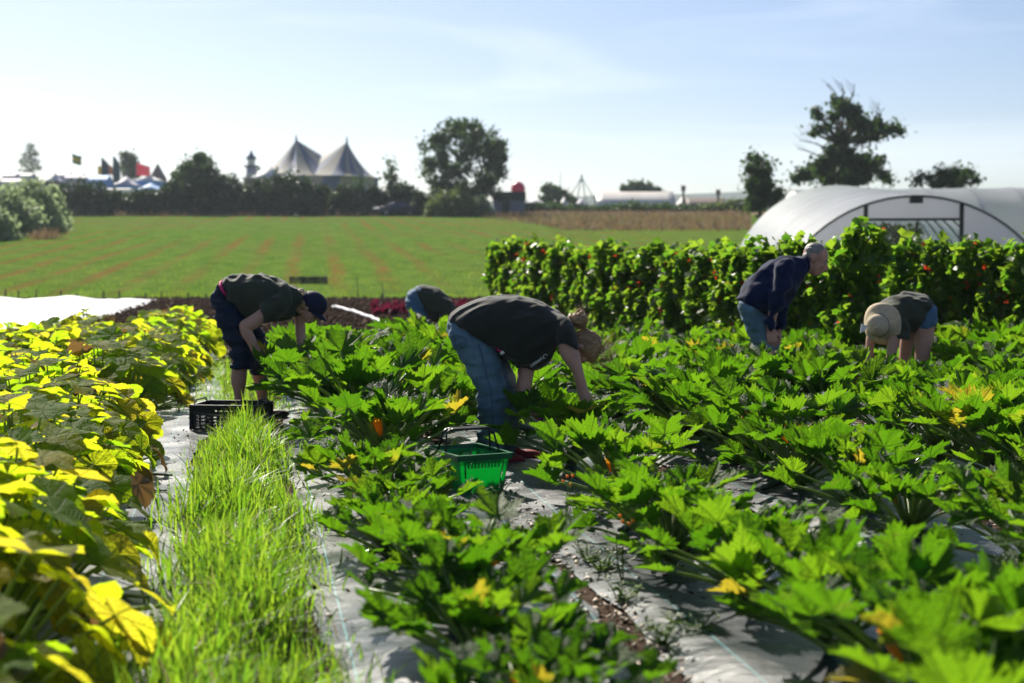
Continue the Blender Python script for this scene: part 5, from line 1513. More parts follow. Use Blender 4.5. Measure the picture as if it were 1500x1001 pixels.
M_STAKE = mat('grey_wood_stake', (0.10, 0.085, 0.07), rough=0.85, var=0.3, scale=10)
smb = MB(); smb.box((0, 0, 0.14), (0.045, 0.045, 0.30), taper=0.9); smb.box((0, 0, 0.285), (0.05, 0.05, 0.02))
sme = smb.mesh('stake')
sme.materials.append(M_STAKE)
for i, x in enumerate((8, 27, 53, 90, 113, 152, 175, 214, 237, 276, 302, 560, 598, 628)):
    q = at(x, 438, 40.6 if x < 400 else 39.5)
    o = link('stake', sme, loc=(q.x, q.y, gz(q.y)))
    o.rotation_euler = (rng.uniform(-.06, .06), rng.uniform(-.06, .06), rng.uniform(0, 3)); o.scale = (0.8, 0.8, rng.uniform(0.55, 0.95))
    tag(o, 'short grey wooden stake, %s along the edge of the green field from the bushes' % ORD[i], 'stake', 'stakes along the field edge')
for i, (x, d, h) in enumerate(((524, 37, 0.75), (561, 36, 0.62))):
    q = at(x, 440, d); mb = MB(); mb.tube([(0, 0, 0), (0.01, 0, h / 2), (-.03, 0, h)], [0.016, 0.012, 0.008], 6)
    o = link('thin_cane', mb.mesh('thin_cane'), M_STAKE, loc=(q.x, d, gz(d))); tag(o, ('thin dark cane standing at the near edge of the field', 'thin dark cane standing at the end of the red lettuces')[i], 'cane', 'thin canes')

M_HOSE = mat('white_hose', (0.70, 0.70, 0.72), rough=0.5, var=0.12, scale=3)
mb = MB()
pts = [at(x, y, d) for x, y, d in ((488, 452, 34.5), (505, 454, 33), (520, 459, 31), (537, 464, 29), (553, 472, 26.8), (575, 482, 24.3))]
pts = [Vector((p.x, p.y, 0.055)) for p in pts]
fine = []
for i in range(len(pts) - 1):
    for t in (0, .25, .5, .75):
        q = pts[i].lerp(pts[i + 1], t); q.x += 0.05 * noise.noise(q * 1.7); q.z += 0.03 * noise.noise(q * 2.1); fine.append(q)
mb.tube(fine + [pts[-1]], 0.032, 7)
tag(link('irrigation_hose', mb.mesh('irrigation_hose', True), M_HOSE), 'white irrigation hose lying across the dark bare soil', 'hose')

# red lettuces
M_LETT = mat('red_lettuce', (0.050, 0.007, 0.016), rough=0.45, spec=0.4, var=0.4, scale=9, trans=0.4, tcol=(0.15, 0.012, 0.035), objrand=0.3)
def make_lettuce(seed):
    g = random.Random(seed); root = empty('red_lettuce')
    for k in range(12):
        a = k * 2.4; el = R(g.uniform(25, 75)); L = g.uniform(0.12, 0.17)
        o2 = Vector((math.cos(a), math.sin(a), 0)); s = Vector((-math.sin(a), math.cos(a), 0))
        dd = o2 * math.cos(el) + Vector((0, 0, math.sin(el)))
        v = [Vector((0, 0, 0))] + [dd * L * t + s * w * L + Vector((0, 0, g.uniform(-.015, .015))) for t, w in ((.4, .3), (.8, .45), (1.05, .2), (1.1, -.1), (.85, -.45), (.4, -.3))]
        mb = MB(); mb.add(v, [(0, 1, 2), (0, 2, 3), (0, 3, 4), (0, 4, 5), (0, 5, 6)]); mb.build('leaf', M_LETT, root)
    return root
lv = [make_lettuce(900 + i) for i in range(3)]; lused = [0, 0, 0]
for r_ in range(3):
    for c_ in range(11):
        x = 552 + 14 * c_ + rng.uniform(-2, 2); d = 30.0 + 2.0 * r_
        k = rng.randrange(3); o = lv[k] if not lused[k] else copy_tree(lv[k]); lused[k] = 1
        q = at(x, 450, d); o.location = (q.x, d + rng.uniform(-.2, .2), 0.0); o.rotation_euler = (0, 0, rng.uniform(0, 6.28)); s_ = rng.uniform(1.0, 1.4); o.scale = (s_, s_, s_ * 1.25)
        tag(o, 'dark red lettuce in the crimson bed behind the folded-over picker', 'lettuce', 'lettuces in the crimson bed')

# ------------------------------------------------------------------ polytunnels
M_FILM = mat('polythene_film', (0.62, 0.62, 0.65), rough=0.30, spec=0.55, var=0.16, scale=0.7, trans=0.5, tcol=(0.90, 0.91, 0.94), bump=0.35, bscale=1.6, bdist=0.06, stretch=(1, 1, 0.4))
M_HOOP = mat('tunnel_hoop', (0.10, 0.115, 0.105), rough=0.5, spec=0.4, var=0.2)
M_TIMBER = mat('dark_timber', (0.055, 0.060, 0.048), rough=0.8, var=0.3)
def arch(Rr, h0, k, n):
    """point k/n along the arch of radius Rr whose crown is h0 above the ground"""
    amax = math.acos((Rr - h0) / Rr)
    a = -amax + 2 * amax * k / n
    return Rr * math.sin(a), h0 - Rr + Rr * math.cos(a)
def tunnel(name, label, A, B, Rr, h0, nh, root_z=None):
    A, B = Vector(A), Vector(B); ax = (B - A); hor = Vector((ax.x, ax.y, 0)).normalized(); sd = Vector((hor.y, -hor.x, 0))
    r = empty(name, A)
    tag(r, label, 'polytunnel', 'polytunnels')
    NA_ = 28
    for s in range(nh):
        mb = MB(); v, f = [], []
        for j in range(5):
            t = (s + j / 4) / nh; sag = -0.035 * math.sin(math.pi * j / 4)
            for k in range(NA_ + 1):
                x, z = arch(Rr, h0, k, NA_); q = (1 + sag / Rr)
                v.append(ax * t + sd * (x * q) + Vector((0, 0, z * 1.0 + sag)))
        for j in range(4):
            for k in range(NA_):
                a = j * (NA_ + 1) + k; f.append((a, a + 1, a + NA_ + 2, a + NA_ + 1))
        mb.add(v, f); mb.build('film_panel', M_FILM, r, True)
    for s in range(nh + 1):
        mb = MB(); t = s / nh
        mb.tube([ax * t + sd * (arch(Rr, h0, k, NA_)[0] * 0.994) + Vector((0, 0, arch(Rr, h0, k, NA_)[1] - 0.025)) for k in range(NA_ + 1)], 0.03 if 0 < s else 0.036, 6)
        mb.build('hoop', M_HOOP, r, True)
    return r, hor, sd
zt = gz(40.5)
T1, hor, sd = tunnel('polytunnel', 'white polytunnel with its dark-framed end facing over the beans', (11.45, 40.5, zt), (13.0, 57, gz(57) + 0.30), 4.25, 2.95, 8)
# end wall: film either side of a timber door frame
def endz(x): return 2.95 - 4.25 + math.sqrt(4.25 ** 2 - x ** 2)
for x0, x1, z0 in ((-3.9, -1.40, 0.0), (1.28, 3.9, 0.0), (-1.38, 1.26, 2.28)):
    mb = MB(); n = 10; v, f = [], []
    for i in range(n + 1):
        x = x0 + (x1 - x0) * i / n
        v += [sd * x + Vector((0, 0, z0)), sd * x + Vector((0, 0, max(z0 + .02, endz(x) - 0.05)))]
    for i in range(n): f.append((2 * i, 2 * i + 2, 2 * i + 3, 2 * i + 1))
    mb.add(v, f); mb.build('end_film', M_FILM, T1)
for x in (-1.39, 1.27):
    mb = MB(); mb.bar(sd * x - hor * .05, sd * x - hor * .05 + Vector((0, 0, endz(x) - .02)), 0.10); mb.build('door_post', M_TIMBER, T1)
mb = MB(); mb.bar(sd * -1.33 - hor * .05 + Vector((0, 0, 2.26)), sd * 1.21 - hor * .05 + Vector((0, 0, 2.26)), 0.09, 0.07); mb.build('lintel', M_TIMBER, T1)
mb = MB(); mb.box(sd * 0.0 + Vector((0, -.06, endz(0) - 0.12)), (0.36, 0.10, 0.22)); mb.build('ridge_bracket', M_TIMBER, T1)
mb = MB(); mb.bar(sd * 0.15 + hor * 0.6 + Vector((0, 0, 0)), sd * 0.15 + hor * 0.6 + Vector((0, 0, 2.2)), 0.07); mb.build('inner_post', M_TIMBER, T1)
for k in range(4):
    mb = MB(); mb.bar(sd * (-0.6 + 0.45 * k) + hor * (2 + 1.6 * k) + Vector((0, 0, 2.25)), sd * (0.5 + 0.45 * k) + hor * (2 + 1.6 * k) + Vector((0, 0, 1.0)), 0.06); mb.build('crop_bar', M_TIMBER, T1)
T2, h2, s2 = tunnel('polytunnel', 'long white polytunnel lying crosswise behind the dark-framed one', (12.6, 64.5, gz(64.5) - .1), (34, 64.5, gz(64.5) + .1), 4.25, 3.15, 11)
M_TOM = mat('tunnel_crop', (0.04, 0.075, 0.025), rough=0.6, var=0.3, scale=3, trans=0.35, tcol=(0.18, 0.3, 0.04))
g = np.random.default_rng(91)
for i in range(3):
    P = np.stack([g.normal(0, 0.3, 700), g.uniform(-1.2, 1.2, 700), g.uniform(0, 2.0, 700)], 1)
    V, F, T = leaf_cloud(P, 0.09, g)
    r = empty('tomato_row', (10.75 + 0.75 * i, 45.0, gz(45))); q = link('foliage', np_mesh('foliage', V, F), M_TOM, r); q['kind'] = 'stuff'
    mb = MB(); mb.tube([(0, 0, 0), (0, 0, 1.9)], 0.02, 5); mb.build('stem', M_STALK, r)
    tag(r, 'tall green crop inside the polytunnel doorway, %s of three from the beans' % ORD[i], 'crop row', 'crop rows inside the polytunnel')

# ------------------------------------------------------------------ trees, hedge, bushes
M_BARK = mat('bark', (0.07, 0.055, 0.042), rough=0.9, var=0.3, scale=3)
def tree_mat(name, lo, hi, tlo, thi, trans=0.35): return tint_mat(name, lo, hi, tlo, thi, trans, 0.55, 0.3)
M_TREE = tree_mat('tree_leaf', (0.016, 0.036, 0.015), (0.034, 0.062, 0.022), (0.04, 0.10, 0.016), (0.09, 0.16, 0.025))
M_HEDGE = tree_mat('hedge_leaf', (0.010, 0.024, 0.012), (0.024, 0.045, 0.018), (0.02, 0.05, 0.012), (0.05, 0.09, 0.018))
M_WILLOW = tree_mat('grey_green_leaf', (0.14, 0.18, 0.11), (0.24, 0.28, 0.18), (0.26, 0.35, 0.16), (0.38, 0.48, 0.24), 0.58)
M_LIGHT = tree_mat('pale_shrub_leaf', (0.055, 0.085, 0.028), (0.10, 0.13, 0.045), (0.10, 0.17, 0.03), (0.20, 0.27, 0.05))

def clump_points(clumps, n, g, shell=0.55):
    w = np.array([c[3] ** 2.2 for c in clumps]); w /= w.sum()
    idx = g.choice(len(clumps), n, p=w)
    C = np.array([c[:3] for c in clumps])[idx]; r = np.array([c[3] for c in clumps])[idx]
    d = g.normal(size=(n, 3)); d /= np.linalg.norm(d, axis=1)[:, None]
    rad = (shell + (1 - shell) * g.random(n)) * (0.7 + 0.5 * g.random(n))
    return C + d * (r * rad)[:, None] * np.array([1, 1, 0.85])

def tree(name, label, cat, base, clumps, n, leaf, m, trunk_r, seed, group=None, twigs=None, trunk_top=None):
    """base: foot of the trunk; clumps: (x,y,z,r) in world space"""
    g = np.random.default_rng(seed); base = Vector(base)
    r = empty(name, base)
    P = clump_points([(c[0] - base.x, c[1] - base.y, c[2] - base.z, c[3]) for c in clumps], n, g)
    P += g.normal(0, 0.22, P.shape) * (g.random((len(P), 1)) ** 2) * 2.0
    P[:, 2] = np.maximum(P[:, 2], 0.02)
    V, F, T = leaf_cloud(P, leaf, g)
    q = link('crown', np_mesh('crown', V, F, False, T), m, r)
    mb = MB()
    cs = sorted([Vector(c[:3]) - base for c in clumps], key=lambda c: c.z)
    cen = sum(cs, Vector()) / len(cs)
    fork = Vector((cen.x * 0.5, cen.y * 0.5, max(cs[0].z * 0.8, cen.z * 0.45))) if trunk_top is None else Vector(trunk_top) - base
    mb.tube([(0, 0, -.05), fork * 0.5 + Vector((0.02 * fork.z, 0, 0)), fork], [trunk_r * 1.25, trunk_r, trunk_r * 0.7], 8)
    q = mb.build('trunk', M_BARK, r, True)
    for c in cs[:44]:
        if c.z < fork.z * 0.9: continue
        lm = MB(); mid = fork.lerp(c, 0.5) + Vector((0, 0, -0.06 * (c - fork).length)); lm.tube([fork * 0.96, mid, c], [trunk_r * 0.5, trunk_r * 0.32, trunk_r * 0.08], 6); lm.build('limb', M_BARK, r, True)
    if twigs:
        for a, b in twigs:
            a, b = Vector(a) - base, Vector(b) - base; tm = MB()
            tm.tube([a, a.lerp(b, 0.5) + Vector((0.1, 0, 0.1)), b], [trunk_r * 0.16, trunk_r * 0.10, trunk_r * 0.03], 5)
            for s in range(4):
                p = a.lerp(b, 0.3 + 0.17 * s); gg = random.Random(seed + s); tm.tube([p, p + Vector((gg.gauss(0, .5), gg.gauss(0, .3), gg.uniform(.2, .8)))], [trunk_r * 0.07, trunk_r * 0.02], 4)
            tm.build('bare_twig', M_BARK, r)
    return tag(r, label, cat, group)

def pxc(lst, d, spread=0.0, seed=0):
    """crown clumps from photograph positions (x, y, radius in photo pixels), given real depth around d"""
    g = random.Random(seed); out = []
    for x, y, rr in lst:
        dd = d + g.uniform(-spread, spread); p = at(x, y, dd); out.append((p.x, p.y, p.z, rr * dd / FPX))
    return out
def bush(name, label, base, hw, topy, d, n, leaf, m, seed, group=None):
    """a bush that is leafy down to the ground, with a lumpy top"""
    g = np.random.default_rng(seed); base = Vector(base)
    H = at(750, topy, d).z - gz(d); w = hw * d / FPX
    r = empty(name, base)
    x = g.uniform(-1, 1, n * 2); y = g.uniform(-1, 1, n * 2); u = g.random(n * 2) ** 0.75
    lump = np.array([0.82 + 0.30 * noise.noise(Vector((a * w * 0.9 + seed, b * w * 0.9, seed * 1.7))) + 0.12 * noise.noise(Vector((a * w * 2.3, b * w * 2.3, seed))) for a, b in zip(x, y)])
    prof = np.sqrt(np.clip(1 - np.abs(x) ** 2.6, 0, 1)) * np.sqrt(np.clip(1 - np.abs(y) ** 2.2, 0, 1)) * lump
    keep = (g.random(n * 2) < 0.35 + 0.65 * prof / prof.max())
    x, y, u, prof = x[keep][:n], y[keep][:n], u[keep][:n], prof[keep][:n]
    bulge = 1 + 0.10 * np.sin(u * 5 + seed)
    P = np.stack([x * w * 1.08 * bulge, y * min(w, 2.2) * 0.9, u * prof * H * 1.12 + 0.03], 1) + g.normal(0, 0.24, (len(x), 3)) * g.random((len(x), 1))
    P[:, 2] = np.maximum(P[:, 2], 0.02)
    V, F, T = leaf_cloud(P, leaf, g)
    link('crown', np_mesh('crown', V, F, False, T), m, r)
    mb = MB()
    for k in range(4):
        a = k * 1.7 + seed; mb.tube([(0.1 * math.cos(a), 0.1 * math.sin(a), -.05), (0.3 * w * math.cos(a), 0.2 * w * math.sin(a), H * 0.35), (0.5 * w * math.cos(a), 0.3 * w * math.sin(a), H * 0.6)], [0.07, 0.05, 0.02], 5)
    mb.build('trunk', M_BARK, r)
    return tag(r, label, 'bush', group)

def foot(x, d):
    p = at(x, 320, d); return (p.x, d, gz(d))
# the big round tree
g = random.Random(5)
cl = []
for i in range(130):
    a = g.uniform(0, 2 * math.pi); u = math.sqrt(g.random())
    x = 680 + math.cos(a) * 56 * u; y = 236 + math.sin(a) * (54 if math.sin(a) < 0 else 52) * u
    cl.append((x, y, g.uniform(7, 12)))
for a in np.linspace(0, 2 * math.pi, 30): cl.append((680 + math.cos(a) * 58 + g.uniform(-4, 4), 234 + math.sin(a) * 54 + g.uniform(-4, 4), g.uniform(6, 10)))
cl += [(665, 185, 12), (695, 188, 12), (640, 205, 10), (722, 215, 11), (735, 255, 11), (630, 235, 9), (655, 285, 18), (700, 285, 18), (640, 275, 14), (725, 280, 12)]
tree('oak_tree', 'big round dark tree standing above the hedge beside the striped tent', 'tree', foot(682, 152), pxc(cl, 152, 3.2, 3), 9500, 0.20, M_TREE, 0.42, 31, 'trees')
# the ragged tree behind the tunnels
rag = [(1236, 160, 14), (1228, 150, 10), (1250, 165, 12), (1252, 182, 11), (1222, 172, 9), (1195, 164, 7), (1201, 172, 6), (1200, 190, 8), (1212, 186, 8), (1190, 196, 5), (1265, 178, 8), (1272, 190, 11), (1285, 182, 9), (1296, 190, 10), (1310, 190, 8), (1318, 192, 6), (1282, 200, 9), (1262, 205, 8), (1232, 200, 9), (1228, 215, 11), (1240, 225, 13), (1222, 232, 15), (1205, 244, 15), (1190, 252, 13), (1176, 258, 11), (1235, 246, 18), (1255, 240, 13), (1268, 232, 9), (1276, 246, 12), (1286, 236, 8), (1262, 258, 14), (1292, 256, 8), (1300, 264, 7), (1214, 260, 14), (1244, 262, 14), (1166, 262, 7)]
tw = [(at(1228, 150, 110), at(1213, 122, 110)), (at(1235, 148, 110), at(1232, 120, 110)), (at(1245, 150, 110), at(1252, 122, 110)), (at(1280, 182, 110), at(1288, 148, 110)), (at(1270, 185, 110), at(1296, 158, 110)), (at(1205, 190, 110), at(1172, 198, 110)), (at(1205, 215, 110), at(1170, 206, 110)), (at(1200, 230, 110), at(1168, 218, 110))]
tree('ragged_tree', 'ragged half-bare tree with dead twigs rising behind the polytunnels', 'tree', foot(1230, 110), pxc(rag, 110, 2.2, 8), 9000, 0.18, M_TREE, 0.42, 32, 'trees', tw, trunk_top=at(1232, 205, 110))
tree('young_tree', 'slim upright tree just beside the far end of the polytunnel', 'tree', foot(1112, 95), pxc([(1108, 232, 6), (1114, 240, 8), (1100, 248, 8), (1118, 254, 10), (1106, 262, 11), (1122, 270, 10), (1110, 280, 13), (1100, 270, 7), (1118, 290, 13), (1108, 300, 13), (1140, 282, 7), (1132, 292, 9), (1098, 232, 4), (1126, 244, 5)], 95, 1.2, 2), 3600, 0.15, M_TREE, 0.14, 33, 'trees')
tree('young_tree', 'small row-topped tree peeping over the crosswise polytunnel', 'tree', foot(1395, 105), pxc([(1345, 264, 7), (1360, 262, 6), (1378, 256, 9), (1388, 262, 9), (1398, 252, 8), (1410, 262, 9), (1418, 254, 8), (1430, 264, 6), (1400, 270, 10), (1375, 270, 9)], 105, 1.5, 4), 2200, 0.15, M_TREE, 0.16, 34, 'trees')
tree('far_tree', 'pale lacy tree on the skyline above the stalls', 'tree', foot(46, 240), pxc([(44, 216, 7), (40, 228, 9), (50, 224, 7), (36, 238, 8), (52, 238, 8), (46, 246, 9), (58, 246, 5), (34, 250, 5)], 240, 2, 4), 900, 0.17, M_TREE, 0.2, 35, 'far skyline trees')
tree('far_tree', 'dome-topped dark tree behind the feather flags', 'tree', foot(190, 260), pxc([(182, 228, 7), (188, 228, 7), (194, 232, 7), (198, 240, 6), (186, 238, 9), (192, 246, 9), (184, 248, 8), (202, 250, 7), (198, 256, 8), (188, 256, 9)], 260, 2, 4), 2200, 0.25, M_TREE, 0.3, 36, 'far skyline trees')
tree('far_tree', 'broad low tree behind the pale marquee roof', 'tree', foot(940, 260), pxc([(915, 276, 7), (928, 273, 8), (938, 272, 8), (950, 275, 8), (962, 280, 7), (974, 285, 6), (940, 282, 10), (925, 284, 9), (958, 288, 8)], 260, 2, 6), 2200, 0.28, M_TREE, 0.3, 37, 'far skyline trees')
tree('far_tree', 'rounded tree between the red balloon and the lattice mast', 'tree', foot(812, 215), pxc([(800, 278, 8), (806, 275, 7), (814, 282, 9), (824, 284, 8), (832, 290, 7), (800, 292, 9), (815, 295, 9), (840, 294, 6)], 215, 2, 6), 1800, 0.24, M_TREE, 0.25, 38, 'far skyline trees')
# hedge along the far edge of the field
HEDGE = [(120, 262, 42, 148), (170, 283, 25, 150), (212, 278, 34, 149), (255, 262, 28, 150), (335, 256, 30, 150), (380, 264, 28, 149), (425, 250, 40, 148), (468, 268, 24, 150), (506, 272, 28, 148), (546, 276, 26, 150), (592, 266, 24, 151), (628, 280, 26, 148)]
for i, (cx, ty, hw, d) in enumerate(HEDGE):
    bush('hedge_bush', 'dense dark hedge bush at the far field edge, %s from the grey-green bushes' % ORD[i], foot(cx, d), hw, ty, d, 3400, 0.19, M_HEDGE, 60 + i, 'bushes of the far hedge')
tree('hedge_tree', 'bushy tree rising out of the hedge by the helter-skelter tower', 'tree', foot(292, 151), pxc([(292, 232, 10), (300, 240, 13), (282, 242, 12), (270, 246, 9), (290, 255, 16), (308, 254, 12), (266, 262, 11), (315, 268, 12), (280, 272, 16), (300, 278, 16), (258, 256, 6), (330, 262, 7), (290, 295, 18)], 151, 2, 1), 4200, 0.2, M_TREE, 0.25, 80, 'trees')
tree('sapling_tree', 'thin sparse sapling between the striped tent and big round tree', 'tree', foot(573, 150), pxc([(571, 238, 5), (574, 248, 7), (568, 258, 7), (577, 262, 8), (572, 275, 10), (580, 285, 11), (566, 290, 11)], 150, 1, 1), 900, 0.17, M_TREE, 0.1, 81, 'trees')
tree('sapling_tree', 'bare-topped sapling in front of the striped tent', 'tree', foot(525, 150), pxc([(520, 262, 4), (530, 266, 4), (526, 276, 7), (518, 284, 8), (532, 288, 8)], 150, 1, 1), 420, 0.16, M_TREE, 0.08, 82, 'trees', [(at(526, 275, 150), at(530, 226, 150)), (at(520, 278, 150), at(540, 236, 150)), (at(522, 278, 150), at(512, 240, 150))])
bush('pale_shrub', 'pale green shrub at the foot of the big round tree', foot(660, 143), 32, 276, 143, 3000, 0.17, M_LIGHT, 92, 'shrubs')
bush('pale_shrub', 'grey-green shrub beside the dark green shed', foot(698, 145), 22, 284, 145, 2200, 0.17, M_WILLOW, 94, 'shrubs')
for i, (cx, ty, hw, d, lb) in enumerate(((6, 273, 50, 92, 'grey-green willowy bush at the field corner, foremost of the clump'), (44, 268, 40, 97, 'tallest grey-green willowy bush of the clump at the field corner'), (72, 276, 24, 103, 'small grey-green bush at the hedge end of the corner clump'), (-18, 296, 36, 84, 'grey-green bush at the picture edge of the corner clump'))):
    bush('willow_bush', lb, foot(cx, d), hw, ty, d, 4200, 0.14, M_WILLOW, 111 + i, 'bushes at the field corner')
for i, cx in enumerate((800, 842, 882, 925, 968, 1010, 1050, 1085)):
    bush('low_hedge_bush', 'low green bush in the far hedge beyond dry grass, %s from the red balloon' % ORD[i], foot(cx, 170), 28, 298 + (i % 3) * 2 - (8 if i == 7 else 0), 170, 1100, 0.22, M_LIGHT if i > 5 else M_TREE, 131 + i, 'bushes beyond the dry grass')
M_FGRASS = tint_mat('field_crop_blade', (0.05, 0.11, 0.018), (0.10, 0.16, 0.03), (0.16, 0.32, 0.025), (0.34, 0.43, 0.05), 0.45, 0.7, 0.1)
M_DRYG = tint_mat('dry_grass_stem', (0.14, 0.09, 0.05), (0.24, 0.165, 0.09), (0.20, 0.125, 0.06), (0.30, 0.21, 0.11), 0.3, 0.7, 0.2)
def dry_pos(g):
    d = g.uniform(100, 162); x = g.uniform(640 + (162 - d) * 3.0, 1100); p = at(x, 330, d); return (p.x, d, gz(d), 1.0)
grass_strip('dry_grass', 8000, dry_pos, 0.3, 0.65, 0.035, M_DRYG, 'tall brown dry grass between the green field and the far hedge', 51)
def reed_pos(g):
    d = g.uniform(143.5, 146.5); x = g.uniform(95, 560); p = at(x, 330, d); return (p.x, d, gz(d), 0.7 + 0.7 * abs(noise.noise(Vector((x * .02, 0, 0)))))
def field_pos(g):
    d = 41.2 + 75 * g.random() ** 2.0; x = g.uniform(-20, 1120); p = at(x, 400, d)
    n_ = noise.noise(Vector((p.x * 0.35, p.y * 0.12, 1.0)))
    u = (p.x + 0.14 * d + 0.80) % 1.72; u = min(u, 1.72 - u)
    if u < 0.28 and noise.noise(Vector((p.x * 0.10, p.y * 0.035, 7.0))) > -0.15: return (p.x, d, gz(d) + 0.004, 0.12)
    return (p.x, d, gz(d) + 0.006, 0.8 + 0.5 * n_)
grass_strip('field_grass', 26000, field_pos, 0.06, 0.16, 0.010, M_FGRASS, 'short green crop covering the rising field', 57)
grass_strip('hedge_reeds', 500, reed_pos, 0.5, 1.0, 0.035, M_DRYG, 'dry stalks standing along the foot of the far dark hedge', 52)
def corner_pos(g):
    d = g.uniform(84, 110); x = 95 - (d - 84) * 0.2 + g.normal(0, 12) - 30; p = at(x, 340, d); return (p.x, d, gz(d), 1.0)
grass_strip('corner_grass', 900, corner_pos, 0.3, 0.8, 0.03, M_DRYG, 'dry grass under the grey-green bushes at the field corner', 53)

# ------------------------------------------------------------------ the festival beyond the hedge
def cmat(name, c, **k): return mat(name, c, rough=k.pop('rough', 0.7), var=0.08, scale=1.0, **k)
M_CREAM = cmat('cream_canvas', (0.33, 0.31, 0.26), trans=0.3, tcol=(0.4, 0.37, 0.3)); M_TENTB = cmat('blue_canvas', (0.05, 0.10, 0.21), trans=0.2, tcol=(0.07, 0.14, 0.3))
M_WHITE = cmat('white_canvas', (0.74, 0.73, 0.72), trans=0.3, tcol=(0.75, 0.74, 0.72)); M_LILAC = cmat('lilac_canvas', (0.36, 0.34, 0.42)); M_BROWNC = cmat('brown_canvas', (0.15, 0.11, 0.10)); M_SKYB = cmat('sky_blue_canvas', (0.12, 0.28, 0.55))
M_PINKB = cmat('pink_banner', (0.75, 0.14, 0.18), trans=0.3, tcol=(0.85, 0.2, 0.22)); M_REDB = cmat('red_balloon', (0.72, 0.03, 0.10), rough=0.4); M_SHED = cmat('dark_green_shed', (0.022, 0.05, 0.04)); M_SHEDW = cmat('blue_grey_board', (0.16, 0.20, 0.27)); M_DARKF = cmat('dark_flag', (0.03, 0.06, 0.07))
M_YELL = cmat('yellow_cloth', (0.55, 0.46, 0.06), trans=0.3, tcol=(0.6, 0.5, 0.08)); M_GREENF = cmat('green_cloth', (0.03, 0.16, 0.06), trans=0.3, tcol=(0.05, 0.25, 0.08)); M_ORNG = cmat('orange_cloth', (0.60, 0.20, 0.08))
M_METAL = mat('grey_steel', (0.30, 0.32, 0.34), rough=0.4, metal=0.6, var=0.1); M_TIN = mat('pale_roof_sheet', (0.52, 0.49, 0.45), rough=0.55, var=0.12, scale=0.4, stretch=(1, 0.2, 1)); M_POLE = mat('flag_pole', (0.2, 0.2, 0.2), rough=0.5)

# striped big top with two king poles
DT = 230.0; kpx = DT / FPX
tz = gz(DT)
bt = empty('striped_big_top', (at(458, 300, DT).x, DT, tz))
tag(bt, 'blue and cream striped big top with two pointed peaks behind the hedge', 'tent')
def L_(p): return Vector(p) - bt.location
eave = at(450, 262, DT).z
peaks = [(434, 205), (508, 208)]
NG = 26
xl, xr = at(362, 262, DT).x, at(557, 262, DT).x
xm = at(474, 262, DT).x
for pi_, (px_, py_) in enumerate(peaks):
    top = at(px_, py_, DT)
    for k in range(NG):
        mb = MB(); v, f = [], []
        a0, a1 = 2 * math.pi * k / NG, 2 * math.pi * (k + 1) / NG
        for j in range(9):
            t = j / 8
            for a in (a0, (a0 + a1) / 2, a1):
                c, s = math.cos(a), math.sin(a)
                rx = abs((xl if pi_ == 0 else xr) - top.x) if (c < 0) == (pi_ == 0) else 12.0
                ry = 9.5
                ez = eave
                r_ = t
                z = ez + (top.z - ez) * (1 - t) ** (1.75 if (c < 0) == (pi_ == 0) else 1.22) + (0.5 * math.sin(math.pi * t) if False else 0)
                v.append(L_((top.x + rx * r_ * c, DT + ry * r_ * s, z)))
        for j in range(8):
            for q in (0, 1): a = j * 3 + q; f.append((a, a + 1, a + 4, a + 3))
        mb.add(v, f); mb.build('canvas_panel', M_TENTB if k % 2 else M_CREAM, bt, True)
    mb = MB(); mb.tube([L_((top.x, DT, top.z - 1.2)), L_((top.x, DT, top.z - .3)), L_((top.x, DT, top.z + 0.9))], [0.55, 0.22, 0.05], 8); mb.build('peak_cap', M_TENTB, bt, True)
    mb = MB(); mb.tube([L_((top.x, DT, tz)), L_((top.x, DT, top.z))], 0.16, 6); mb.build('king_pole', M_METAL, bt)
for k in range(24):
    a0, a1 = 2 * math.pi * k / 24, 2 * math.pi * (k + 1) / 24; cxm, rxm = (xl + xr) / 2, (xr - xl) / 2 * 0.97
    mb = MB(); e = [(cxm + rxm * math.cos(a), DT + 9.2 * math.sin(a)) for a in (a0, a1)]
    mb.add([L_((e[0][0], e[0][1], tz)), L_((e[1][0], e[1][1], tz)), L_((e[1][0], e[1][1], eave + .1)), L_((e[0][0], e[0][1], eave + .1))], [(0, 1, 2, 3)]); mb.build('wall_panel', M_TENTB if k % 2 else M_CREAM, bt)
